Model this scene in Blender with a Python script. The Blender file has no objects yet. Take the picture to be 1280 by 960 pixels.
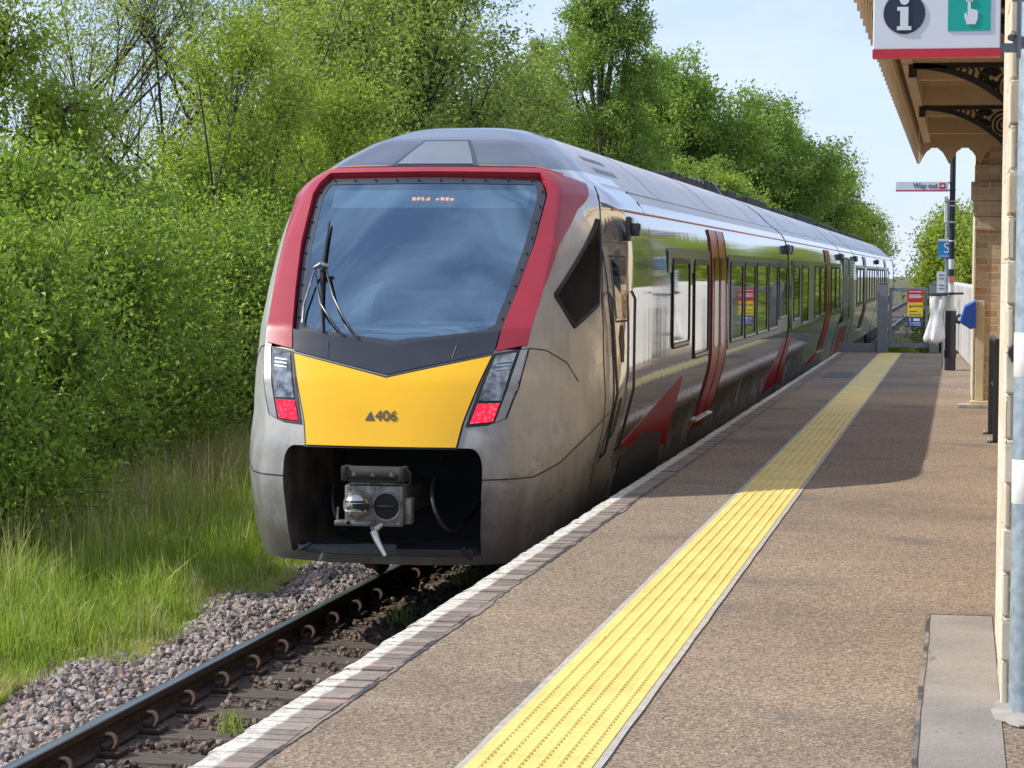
import bpy, bmesh, math, random
import numpy as np
from mathutils import Vector, Matrix

# ------------------------------------------------------------------ camera, sky, sun, exposure
SC = bpy.context.scene
COL = SC.collection
rad = math.radians


def set_camera():
    F, C, VP, ROLL, H = 2900.0, (640.0, 480.0), (1200.0, 342.0), rad(0.35), 1.55
    dx, dy = (VP[0] - C[0]) / F, -(VP[1] - C[1]) / F
    d = np.array([dx * math.cos(ROLL) - dy * math.sin(ROLL), dx * math.sin(ROLL) + dy * math.cos(ROLL), 1.0])
    d /= np.linalg.norm(d)
    th = math.asin(d[0])
    ph = math.asin(d[1] / math.cos(th))
    R = np.array([math.cos(th), math.sin(th), 0])
    Fw = np.array([-math.sin(th) * math.cos(ph), math.cos(th) * math.cos(ph), -math.sin(ph)])
    U = np.cross(R, Fw)
    R, U = R * math.cos(ROLL) + U * math.sin(ROLL), U * math.cos(ROLL) - R * math.sin(ROLL)
    cam = bpy.data.cameras.new('camera')
    cam.sensor_width = 36
    cam.lens = F / 1280 * 36
    cam.clip_start, cam.clip_end = 0.1, 3000
    o = bpy.data.objects.new('camera', cam)
    COL.objects.link(o)
    o.matrix_world = Matrix(((R[0], U[0], -Fw[0], 0), (R[1], U[1], -Fw[1], 0), (R[2], U[2], -Fw[2], H), (0, 0, 0, 1)))
    SC.camera = o


set_camera()
SUN_EL, SUN_AZ = rad(41.5), rad(10)        # sun to the left (-x), turned a little behind the camera


def set_light():
    w = bpy.data.worlds.new('World')
    SC.world = w
    w.use_nodes = True
    nt = w.node_tree
    N, L = nt.nodes, nt.links
    bg = N['Background']
    sky = N.new('ShaderNodeTexSky')
    sky.sky_type = 'NISHITA'
    sky.sun_disc = False
    sky.sun_elevation = SUN_EL
    sky.sun_rotation = rad(270) - SUN_AZ
    sky.air_density, sky.dust_density, sky.ozone_density = 1.0, 0.3, 2.0
    tc = N.new('ShaderNodeTexCoord')
    mp = N.new('ShaderNodeMapping')
    mp.inputs['Scale'].default_value = (1.1, 6.0, 3.0)
    no = N.new('ShaderNodeTexNoise')
    no.inputs['Scale'].default_value = 2.9
    no.inputs['Detail'].default_value = 7
    no.inputs['Roughness'].default_value = 0.55
    rp = N.new('ShaderNodeValToRGB')
    rp.color_ramp.elements[0].position, rp.color_ramp.elements[0].color = 0.36, (0.30, 0.30, 0.30, 1)
    rp.color_ramp.elements[1].position, rp.color_ramp.elements[1].color = 0.64, (0.85, 0.85, 0.85, 1)
    mx = N.new('ShaderNodeMixRGB')
    mx.inputs[2].default_value = (6.3, 7.2, 9.3, 1)
    cool = N.new('ShaderNodeMixRGB')
    cool.blend_type = 'MULTIPLY'
    cool.inputs[0].default_value = 1
    cool.inputs[2].default_value = (0.84, 0.93, 1.17, 1)
    L.new(sky.outputs[0], cool.inputs[1])
    L.new(tc.outputs['Generated'], mp.inputs[0])
    L.new(mp.outputs[0], no.inputs['Vector'])
    L.new(no.outputs['Fac'], rp.inputs[0])
    L.new(rp.outputs[0], mx.inputs[0])
    L.new(cool.outputs[0], mx.inputs[1])
    L.new(mx.outputs[0], bg.inputs['Color'])
    bg.inputs['Strength'].default_value = 0.11
    sun = bpy.data.lights.new('sun', 'SUN')
    sun.energy, sun.angle, sun.color = 4.2, rad(0.5), (1.0, 0.94, 0.84)
    so = bpy.data.objects.new('sun', sun)
    COL.objects.link(so)
    to = Vector((-math.cos(SUN_AZ) * math.cos(SUN_EL), -math.sin(SUN_AZ) * math.cos(SUN_EL), math.sin(SUN_EL)))
    so.rotation_euler = to.to_track_quat('Z', 'Y').to_euler()
    so.location = to * 50


set_light()
SC.view_settings.view_transform = 'Standard'
SC.view_settings.look = 'None'
SC.view_settings.exposure = 0.33
SC.view_settings.gamma = 1.0
SC.view_settings.use_curve_mapping = False

# ------------------------------------------------------------------ helpers
WL = {}      # world location of every object (roots carry the offset, parts sit at 0 under them)


class MB:
    """collects polygons (with a material slot number) for one mesh object"""

    def __init__(s):
        s.v, s.f, s.m = [], [], []

    def add(s, vs, fs, m=0):
        b = len(s.v)
        s.v.extend(tuple(map(float, p)) for p in vs)
        s.f.extend(tuple(b + i for i in f) for f in fs)
        s.m.extend([m] * len(fs))

    def box(s, lo, hi, m=0, bev=0.0, M=None):
        bm = bmesh.new()
        bmesh.ops.create_cube(bm, size=1)
        lo, hi = np.minimum(lo, hi), np.maximum(lo, hi)
        for v in bm.verts:
            v.co = Vector([lo[i] + (v.co[i] + 0.5) * (hi[i] - lo[i]) for i in range(3)])
        if bev > 0:
            bmesh.ops.bevel(bm, geom=list(bm.edges), offset=bev, segments=2, affect='EDGES', profile=0.5)
        s.bm(bm, m, M)

    def bm(s, bm, m=0, M=None):
        bm.verts.index_update()
        s.add([(M @ v.co if M else v.co) for v in bm.verts], [[v.index for v in f.verts] for f in bm.faces], m)
        bm.free()

    def tube(s, pts, r, n=8, m=0, cap=True):
        pts = [Vector(p) for p in pts]
        rs = r if hasattr(r, '__len__') else [r] * len(pts)
        vs, fs = [], []
        up = Vector((0.123, 0.456, 0.877))
        for i, p in enumerate(pts):
            t = (pts[min(i + 1, len(pts) - 1)] - pts[max(i - 1, 0)])
            if t.length < 1e-9:
                t = Vector((0, 0, 1))
            t.normalize()
            x = t.cross(up)
            if x.length < 1e-3:
                x = t.cross(Vector((1, 0, 0)))
            x.normalize()
            y = t.cross(x)
            for k in range(n):
                a = 2 * math.pi * k / n
                vs.append(p + (x * math.cos(a) + y * math.sin(a)) * rs[i])
        for i in range(len(pts) - 1):
            for k in range(n):
                fs.append((i * n + k, i * n + (k + 1) % n, (i + 1) * n + (k + 1) % n, (i + 1) * n + k))
        if cap:
            fs.append(tuple(range(n - 1, -1, -1)))
            fs.append(tuple((len(pts) - 1) * n + k for k in range(n)))
        s.add(vs, fs, m)

    def lathe(s, prof, c, n=24, m=0):
        """prof: (radius, height) pairs round a vertical axis at c"""
        vs, fs = [], []
        for r, z in prof:
            for k in range(n):
                a = 2 * math.pi * k / n
                vs.append((c[0] + r * math.cos(a), c[1] + r * math.sin(a), c[2] + z))
        for i in range(len(prof) - 1):
            for k in range(n):
                fs.append((i * n + k, i * n + (k + 1) % n, (i + 1) * n + (k + 1) % n, (i + 1) * n + k))
        fs.append(tuple(range(n - 1, -1, -1)))
        fs.append(tuple((len(prof) - 1) * n + k for k in range(n)))
        s.add(vs, fs, m)

    def prism(s, poly, d0, d1, axis='y', m=0):
        """2D polygon extruded between d0 and d1 along an axis; poly is (x,z) for y, (y,z) for x, (x,y) for z"""
        def P(p, d):
            return {'y': (p[0], d, p[1]), 'x': (d, p[0], p[1]), 'z': (p[0], p[1], d)}[axis]
        n = len(poly)
        vs = [P(p, d0) for p in poly] + [P(p, d1) for p in poly]
        fs = [tuple(range(n)), tuple(range(2 * n - 1, n - 1, -1))]
        fs += [(i, i + n, (i + 1) % n + n, (i + 1) % n) for i in range(n)]
        bm = bmesh.new()
        bv = [bm.verts.new(v) for v in vs]
        for f in fs:
            bm.faces.new([bv[i] for i in f])
        bmesh.ops.recalc_face_normals(bm, faces=bm.faces)
        bmesh.ops.triangulate(bm, faces=[f for f in bm.faces if len(f.verts) > 4])
        s.bm(bm, m)

    def build(s, name, mats, parent=None, org=None, smooth=None):
        me = bpy.data.meshes.new(name)
        base = WL[parent.name] if parent else Vector(org or (0, 0, 0))
        me.from_pydata([Vector(p) - base for p in s.v], [], s.f)
        for mm in (mats if isinstance(mats, (list, tuple)) else [mats]):
            me.materials.append(mm)
        if any(s.m):
            me.polygons.foreach_set('material_index', s.m)
        if smooth is not None:
            me.polygons.foreach_set('use_smooth', [True] * len(s.f))
            me.set_sharp_from_angle(angle=rad(smooth))
        else:
            me.polygons.foreach_set('use_smooth', [False] * len(s.f))
        me.update()
        o = bpy.data.objects.new(name, me)
        COL.objects.link(o)
        WL[o.name] = base.copy()
        if parent:
            o.parent = parent
        else:
            o.location = base
        return o


def raw(name, V, F, mat, parent=None, org=(0, 0, 0), smooth=False, attr=None):
    """fast mesh from numpy arrays; F is (n,k) with constant k"""
    base = WL[parent.name] if parent else Vector(org)
    V = np.asarray(V, np.float32) - np.array(base, np.float32)
    F = np.asarray(F, np.int32)
    n, k = F.shape
    me = bpy.data.meshes.new(name)
    me.vertices.add(len(V))
    me.vertices.foreach_set('co', V.ravel())
    me.loops.add(n * k)
    me.loops.foreach_set('vertex_index', F.ravel())
    me.polygons.add(n)
    me.polygons.foreach_set('loop_start', np.arange(n, dtype=np.int32) * k)
    me.polygons.foreach_set('loop_total', np.full(n, k, np.int32))
    me.polygons.foreach_set('use_smooth', np.full(n, bool(smooth)))
    if attr is not None:
        a = me.attributes.new('tint', 'FLOAT', 'FACE')
        a.data.foreach_set('value', np.asarray(attr, np.float32))
    me.materials.append(mat)
    me.update(calc_edges=True)
    o = bpy.data.objects.new(name, me)
    COL.objects.link(o)
    WL[o.name] = base.copy()
    if parent:
        o.parent = parent
    else:
        o.location = base
    return o


def tag(o, label=None, cat=None, group=None, kind=None):
    for k, v in (('label', label), ('category', cat), ('group', group), ('kind', kind)):
        if v:
            o[k] = v
    return o


def thing(name, label, cat, loc, group=None):
    o = bpy.data.objects.new(name, None)
    o.empty_display_size = 0.2
    COL.objects.link(o)
    o.location = loc
    WL[o.name] = Vector(loc)
    return tag(o, label, cat, group)


def dup(o, parent=None, loc=None):
    c = o.copy()
    COL.objects.link(c)
    c.parent = parent
    if loc is not None:
        c.location = loc
    WL[c.name] = Vector(loc) if loc is not None else WL[o.name]
    for ch in o.children:
        dup(ch, c)
    return c


def lettering(text, size, M, mat, parent, depth=0.002, align='CENTER', name='lettering', squash=1.0):
    cu = bpy.data.curves.new(name, 'FONT')
    cu.body, cu.size, cu.align_x, cu.align_y = text, size, align, 'CENTER'
    cu.extrude = depth
    t = bpy.data.objects.new('tmp', cu)
    COL.objects.link(t)
    bpy.context.view_layer.update()
    me = bpy.data.meshes.new_from_object(t.evaluated_get(bpy.context.evaluated_depsgraph_get()))
    bpy.data.objects.remove(t)
    bpy.data.curves.remove(cu)
    me.name = name
    base = WL[parent.name]
    for v in me.vertices:
        v.co = M @ Vector((v.co.x * squash, v.co.y, v.co.z)) - base
    me.materials.clear()
    me.materials.append(mat)
    o = bpy.data.objects.new(name, me)
    COL.objects.link(o)
    o.parent = parent
    WL[o.name] = base.copy()
    return o


def facing(x, y, z):
    """frame for lettering that faces the camera side (-y)"""
    return Matrix.Translation((x, y, z)) @ Matrix.Rotation(rad(90), 4, 'X')


# ------------------------------------------------------------------ materials
def nodes(name):
    m = bpy.data.materials.new(name)
    m.use_nodes = True
    return m, m.node_tree.nodes, m.node_tree.links, m.node_tree.nodes['Principled BSDF']


def obj_coords(N, L, scale=(1, 1, 1)):
    tc, mp = N.new('ShaderNodeTexCoord'), N.new('ShaderNodeMapping')
    mp.inputs['Scale'].default_value = scale
    L.new(tc.outputs['Object'], mp.inputs[0])
    return mp.outputs[0]


def noise(N, L, co, scale, detail=4, rough=0.55):
    n = N.new('ShaderNodeTexNoise')
    n.inputs['Scale'].default_value = scale
    n.inputs['Detail'].default_value = detail
    n.inputs['Roughness'].default_value = rough
    L.new(co, n.inputs['Vector'])
    return n.outputs['Fac']


def ramp(N, L, fac, stops):
    r = N.new('ShaderNodeValToRGB')
    while len(r.color_ramp.elements) < len(stops):
        r.color_ramp.elements.new(0.5)
    for e, (p, c) in zip(r.color_ramp.elements, stops):
        e.position = p
        e.color = (c[0], c[1], c[2], 1) if hasattr(c, '__len__') else (c, c, c, 1)
    L.new(fac, r.inputs[0])
    return r.outputs[0]


def mix(N, L, fac, a, b, blend='MIX'):
    x = N.new('ShaderNodeMixRGB')
    x.blend_type = blend
    for sock, val in ((x.inputs[0], fac), (x.inputs[1], a), (x.inputs[2], b)):
        if isinstance(val, (int, float)):
            sock.default_value = val
        elif isinstance(val, tuple):
            sock.default_value = (*val, 1)
        else:
            L.new(val, sock)
    return x.outputs[0]


def bump(N, L, h, strength, dist, b):
    x = N.new('ShaderNodeBump')
    x.inputs['Strength'].default_value = strength
    x.inputs['Distance'].default_value = dist
    L.new(h, x.inputs['Height'])
    L.new(x.outputs[0], b.inputs['Normal'])


def mat(name, c, c2=None, scale=6, rough=0.6, metal=0.0, coat=0.0, bmp=0.0, bscale=None, spec=0.5, emit=0.0, stretch=(1, 1, 1), lo=0.35, hi=0.65):
    m, N, L, b = nodes(name)
    co = obj_coords(N, L, stretch)
    f = noise(N, L, co, scale)
    L.new(ramp(N, L, f, [(lo, c), (hi, c2 or tuple(x * 0.8 for x in c))]), b.inputs['Base Color'])
    b.inputs['Roughness'].default_value = rough
    b.inputs['Metallic'].default_value = metal
    b.inputs['Coat Weight'].default_value = coat
    b.inputs['Coat Roughness'].default_value = 0.04
    b.inputs['Specular IOR Level'].default_value = spec
    if bmp:
        bump(N, L, noise(N, L, co, bscale or scale * 4, 6), bmp, 0.01, b)
    if emit:
        b.inputs['Emission Color'].default_value = (*c, 1)
        b.inputs['Emission Strength'].default_value = emit
    return m


def leaf_mat(name, dark, light, tips=None):
    m, N, L, b = nodes(name)
    at = N.new('ShaderNodeAttribute')
    at.attribute_name = 'tint'
    st = [(0.0, dark), (0.75, light), (1.0, tips or light)]
    col = ramp(N, L, at.outputs['Fac'], st)
    L.new(col, b.inputs['Base Color'])
    b.inputs['Roughness'].default_value = 0.42
    b.inputs['Specular IOR Level'].default_value = 0.35
    tr = N.new('ShaderNodeBsdfTranslucent')
    L.new(mix(N, L, 1.0, col, (1.0, 1.0, 0.45), 'MULTIPLY'), tr.inputs[0])
    ms = N.new('ShaderNodeMixShader')
    ms.inputs[0].default_value = 0.50
    L.new(b.outputs[0], ms.inputs[1])
    L.new(tr.outputs[0], ms.inputs[2])
    L.new(ms.outputs[0], N['Material Output'].inputs[0])
    return m


M = {}
M['white_paint'] = mat('white_paint', (0.78, 0.77, 0.74), (0.62, 0.61, 0.58), 9, 0.6)
M['black_metal'] = mat('black_metal', (0.018, 0.018, 0.02), (0.03, 0.03, 0.032), 10, 0.4)
M['black_rubber'] = mat('black_rubber', (0.012, 0.012, 0.013), None, 10, 0.55)
M['dark_iron'] = mat('dark_iron', (0.012, 0.011, 0.01), (0.03, 0.025, 0.02), 5, 0.7, bmp=0.3)
M['grey_steel'] = mat('grey_steel', (0.20, 0.225, 0.25), (0.16, 0.18, 0.20), 5, 0.45)
M['galvanised'] = mat('galvanised', (0.36, 0.43, 0.47), (0.25, 0.31, 0.35), 22, 0.42, 0.35, lo=0.4, hi=0.62)
M['cast_steel'] = mat('cast_steel', (0.30, 0.29, 0.27), (0.12, 0.11, 0.10), 12, 0.45, 0.6, bmp=0.3)
M['bright_steel'] = mat('bright_steel', (0.62, 0.62, 0.60), (0.45, 0.44, 0.42), 6, 0.25, 0.85)
M['cream_paint'] = mat('cream_paint', (0.68, 0.545, 0.36), (0.60, 0.47, 0.30), 5, 0.55)
M['red_paint'] = mat('red_paint', (0.60, 0.02, 0.045), None, 5, 0.4)
M['navy_paint'] = mat('navy_paint', (0.02, 0.03, 0.06), None, 5, 0.45)
M['teal_paint'] = mat('teal_paint', (0.0, 0.40, 0.32), (0.0, 0.36, 0.29), 5, 0.4)
M['sign_white'] = mat('sign_white', (0.72, 0.75, 0.78), (0.68, 0.71, 0.74), 3, 0.35)
M['blue_plastic'] = mat('blue_plastic', (0.01, 0.07, 0.42), (0.01, 0.06, 0.36), 4, 0.4)
M['sky_blue'] = mat('sky_blue', (0.02, 0.26, 0.62), None, 4, 0.4)
M['sign_yellow'] = mat('sign_yellow', (0.80, 0.62, 0.04), None, 4, 0.5)
M['concrete'] = mat('concrete', (0.42, 0.39, 0.34), (0.30, 0.28, 0.25), 8, 0.9, bmp=0.3)
M['plastic_bag'] = mat('plastic_bag', (0.80, 0.81, 0.82), (0.62, 0.64, 0.66), 7, 0.35, bmp=0.5)
M['bark'] = mat('bark', (0.075, 0.058, 0.042), (0.035, 0.028, 0.022), 14, 0.9, bmp=0.6, stretch=(1, 1, 0.3))
M['pale_bark'] = mat('pale_bark', (0.16, 0.13, 0.10), (0.06, 0.05, 0.04), 14, 0.9, bmp=0.5, stretch=(1, 1, 0.3))
M['leaf_hedge'] = leaf_mat('leaf_hedge', (0.13, 0.23, 0.042), (0.36, 0.50, 0.090), (0.56, 0.68, 0.16))
M['leaf_bright'] = leaf_mat('leaf_bright', (0.19, 0.28, 0.04), (0.45, 0.55, 0.11), (0.62, 0.70, 0.19))
M['leaf_grey'] = leaf_mat('leaf_grey', (0.20, 0.28, 0.07), (0.44, 0.54, 0.16), (0.60, 0.68, 0.28))
M['leaf_deep'] = leaf_mat('leaf_deep', (0.16, 0.26, 0.060), (0.38, 0.52, 0.13), (0.56, 0.68, 0.20))

# ------------------------------------------------------------------ terrain and track bed
ZR = -0.94           # rail head
XT = -3.87           # track centre
RNG = np.random.default_rng(7)


def ground_z(x, y):
    x = np.asarray(x, float)
    z = np.where(x < -5.3, -1.13 + np.clip((-5.3 - x) / 3.0, 0, 1) * 0.17 + np.clip((-8.3 - x) / 6, 0, 1) * 0.25, -1.13)
    return z + 0.03 * np.sin(x * 1.7 + 0.3 * np.asarray(y)) * (x < -5.8)


def build_ground():
    xs = np.unique(np.concatenate([np.linspace(-600, -40, 15), np.linspace(-40, -14, 14), np.arange(-14, -5, 0.4), np.linspace(-5, 20, 6), np.linspace(30, 600, 12)]))
    ys = np.unique(np.concatenate([np.linspace(-300, 0, 8), np.arange(0, 70, 1.5), np.linspace(70, 200, 14), np.linspace(220, 1500, 12)]))
    X, Y = np.meshgrid(xs, ys)
    V = np.stack([X, Y, ground_z(X, Y)], -1).reshape(-1, 3)
    n = len(xs)
    F = [(j * n + i, j * n + i + 1, (j + 1) * n + i + 1, (j + 1) * n + i) for j in range(len(ys) - 1) for i in range(n - 1)]
    m, N, L, b = nodes('soil_and_turf')
    co = obj_coords(N, L)
    a = ramp(N, L, noise(N, L, co, 0.9, 6), [(0.3, (0.06, 0.08, 0.02)), (0.5, (0.11, 0.11, 0.045)), (0.7, (0.15, 0.12, 0.07))])
    L.new(a, b.inputs['Base Color'])
    b.inputs['Roughness'].default_value = 0.95
    bump(N, L, noise(N, L, co, 14, 6), 0.8, 0.05, b)
    tag(raw('ground', V, F, m, smooth=True), kind='structure')
    # stone bed of the track
    m, N, L, b = nodes('track_bed_stone')
    co = obj_coords(N, L)
    vo = N.new('ShaderNodeTexVoronoi')
    vo.inputs['Scale'].default_value = 22
    L.new(co, vo.inputs['Vector'])
    L.new(ramp(N, L, vo.outputs['Color'], [(0.0, (0.045, 0.032, 0.024)), (1.0, (0.15, 0.115, 0.09))]), b.inputs['Base Color'])
    b.inputs['Roughness'].default_value = 0.9
    bump(N, L, vo.outputs['Distance'], 1.0, 0.03, b)
    mb = MB()
    y0, y1 = -30, 400
    prof = [(-5.75, -1.20), (-5.6, -1.16), (-4.9, -1.10), (-4.6, -1.11), (-3.2, -1.12), (-2.0, -1.12)]
    mb.add([(x, y, z) for y in (y0, y1) for x, z in prof], [(i, i + 1, i + 7, i + 6) for i in range(5)])
    tag(mb.build('track_bed', m), kind='structure')


build_ground()

ICO_V = ICO_F = None


def ico():
    bm = bmesh.new()
    bmesh.ops.create_icosphere(bm, subdivisions=1, radius=1)
    bm.verts.index_update()
    v = np.array([x.co[:] for x in bm.verts])
    f = np.array([[w.index for w in q.verts] for q in bm.faces])
    bm.free()
    return v, f


def stones(pos, size, rng):
    v, f = ico()
    n = len(pos)
    u = rng.normal(size=(n, 3, 3))
    q, _ = np.linalg.qr(u)
    sc = size[:, None] * rng.uniform(0.55, 1.15, (n, 3)) * np.array([1, 1, 0.75])
    vv = v[None] * (1 + rng.uniform(-0.34, 0.30, (n, len(v), 1)))
    vv = np.einsum('nij,nkj->nki', q, vv * sc[:, None, :]) + pos[:, None, :]
    F = (f[None] + (np.arange(n) * len(v))[:, None, None]).reshape(-1, 3)
    tint = np.repeat(rng.uniform(0, 1, n), len(f))
    return vv.reshape(-1, 3), F, tint


def stone_mat(name, stops):
    m, N, L, b = nodes(name)
    at = N.new('ShaderNodeAttribute')
    at.attribute_name = 'tint'
    c = ramp(N, L, at.outputs['Fac'], stops)
    co = obj_coords(N, L)
    L.new(mix(N, L, 0.5, c, ramp(N, L, noise(N, L, co, 60, 5), [(0.3, 0.55), (0.7, 1.25)]), 'MULTIPLY'), b.inputs['Base Color'])
    b.inputs['Roughness'].default_value = 0.85
    bump(N, L, noise(N, L, co, 90, 4), 0.4, 0.01, b)
    return m


def build_ballast():
    rng = np.random.default_rng(3)
    n = 23000
    y = 8.4 + 22 * rng.uniform(0, 1, n) ** 1.35
    edge = -5.62 + 0.16 * np.sin(y * 1.3) + 0.1 * np.sin(y * 3.1 + 1) + 0.05 * np.sin(y * 7.7)
    x = rng.uniform(0, 1.18, n)
    x = -4.70 + (edge + 4.70) * x + rng.normal(0, 0.04, n)
    hump = -1.055 + 0.04 * np.sin(y * 2.1 + x * 5) - 0.05 * np.clip((-5.25 - x) / 0.5, 0, 1)
    z = hump + rng.uniform(-0.025, 0.02, n)
    V, F, T = stones(np.stack([x, y, z], -1), rng.uniform(0.017, 0.042, n), rng)
    m = stone_mat('ballast_stone', [(0.0, (0.10, 0.08, 0.07)), (0.3, (0.25, 0.20, 0.175)), (0.6, (0.30, 0.26, 0.24)), (0.85, (0.42, 0.375, 0.35)), (0.93, (0.40, 0.29, 0.22)), (1.0, (0.38, 0.22, 0.13))])
    tag(raw('ballast', V, F, m, attr=T), 'pinkish grey ballast stones heaped along the left rail', 'ballast', kind='stuff')
    n = 9500
    y = 8.5 + 15 * rng.uniform(0, 1, n) ** 1.2
    x = rng.uniform(-4.45, -2.25, n)
    ph = ((y - 12.53) / 0.655) % 1.0
    keep = (ph > 0.25) & (ph < 0.75) | (rng.uniform(0, 1, n) < 0.03)
    x, y = x[keep], y[keep]
    z = -1.115 + rng.uniform(-0.02, 0.035, len(x))
    V, F, T = stones(np.stack([x, y, z], -1), rng.uniform(0.018, 0.038, len(x)), rng)
    m = stone_mat('oily_ballast_stone', [(0.0, (0.05, 0.036, 0.026)), (0.5, (0.13, 0.092, 0.066)), (0.85, (0.20, 0.14, 0.095)), (1.0, (0.30, 0.25, 0.21))])
    tag(raw('crib_stones', V, F, m, attr=T), 'brown oily stones lying between the sleepers', 'ballast', kind='stuff')


build_ballast()


def build_track():
    steel, N, L, b = nodes('rail_steel')
    co = obj_coords(N, L)
    L.new(ramp(N, L, noise(N, L, co, 9, 5), [(0.3, (0.030, 0.018, 0.012)), (0.7, (0.065, 0.040, 0.027))]), b.inputs['Base Color'])
    b.inputs['Roughness'].default_value = 0.8
    bump(N, L, noise(N, L, co, 60, 4), 0.3, 0.004, b)
    top = mat('worn_rail_head', (0.30, 0.34, 0.37), (0.20, 0.23, 0.26), 4, 0.32, 0.8, stretch=(6, 0.3, 1))
    prof = [(-0.036, 0), (-0.03, 0.006), (-0.0, 0.008), (0.03, 0.006), (0.036, 0), (0.036, -0.035), (0.010, -0.048), (0.010, -0.130), (0.070, -0.146), (0.070, -0.158), (-0.070, -0.158), (-0.070, -0.146), (-0.010, -0.130), (-0.010, -0.048), (-0.036, -0.035)]
    for side, lab in ((-1, 'worn left running rail nearest the ballast and grass'), (1, 'right running rail tucked under the platform edge')):
        mb = MB()
        x0 = XT + side * 0.7525
        n = len(prof)
        mb.add([(x0 + px, y, ZR + pz) for y in (-30, 400) for px, pz in prof], [])
        for i in range(n):
            mb.f.append((i, (i + 1) % n, (i + 1) % n + n, i + n))
            mb.m.append(1 if i < 4 else 0)
        tag(mb.build('rail', [steel, top], org=(x0, 0, ZR - 0.158)), lab, 'rail')
    wood, N, L, b = nodes('old_sleeper_timber')
    co = obj_coords(N, L, (1.2, 9, 9))
    f = noise(N, L, co, 4, 7, 0.65)
    L.new(ramp(N, L, f, [(0.25, (0.030, 0.022, 0.016)), (0.5, (0.095, 0.075, 0.058)), (0.75, (0.19, 0.155, 0.125))]), b.inputs['Base Color'])
    b.inputs['Roughness'].default_value = 0.9
    bump(N, L, f, 0.9, 0.02, b)
    rust = mat('rusty_cast_iron', (0.032, 0.018, 0.012), (0.065, 0.037, 0.024), 16, 0.85, bmp=0.4)
    y0 = 12.53
    proto = None
    for i, k in enumerate(range(-6, 14)):
        y = y0 + k * 0.655
        if proto is None:
            r = thing('sleeper', '', 'sleeper', (XT, y, -1.24), 'timber sleepers under the track')
            mb = MB()
            mb.box((XT - 1.3, y - 0.125, -1.24), (XT + 1.3, y + 0.125, -1.098), bev=0.012)
            mb.build('timber', wood, r)
            for side in (-1, 1):
                x0 = XT + side * 0.7525
                for s2 in (-1, 1):
                    if s2 * side > 0 and side < 0:
                        continue        # buried in the ballast
                    mb = MB()
                    mb.box((x0 + s2 * 0.076, y - 0.085, -1.098), (x0 + s2 * 0.20, y + 0.085, -1.065), bev=0.01)
                    mb.box((x0 + s2 * 0.078, y - 0.05, -1.068), (x0 + s2 * 0.13, y + 0.05, -1.03), bev=0.012)
                    ch = mb.build('rail_chair', rust, r, smooth=40)
                    mb = MB()
                    cx = x0 + s2 * 0.115
                    pts = [(cx + s2 * 0.050 * math.cos(t), y - 0.02 + 0.05 * math.sin(t * 0.7), -1.030 + 0.042 * math.sin(t)) for t in np.linspace(-0.9, 3.6, 16)]
                    mb.tube(pts, 0.0145, 7)
                    mb.build('rail_clip', rust, ch, smooth=60)
            proto = r
        else:
            r = dup(proto, None, (XT, y, -1.24))
        r['label'] = 'weathered timber sleeper under the left rail between platform edge and ballast'
    return proto


build_track()

# ------------------------------------------------------------------ platform
PE = -2.35           # coping edge
YE = 45.9            # far end of the platform


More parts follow.
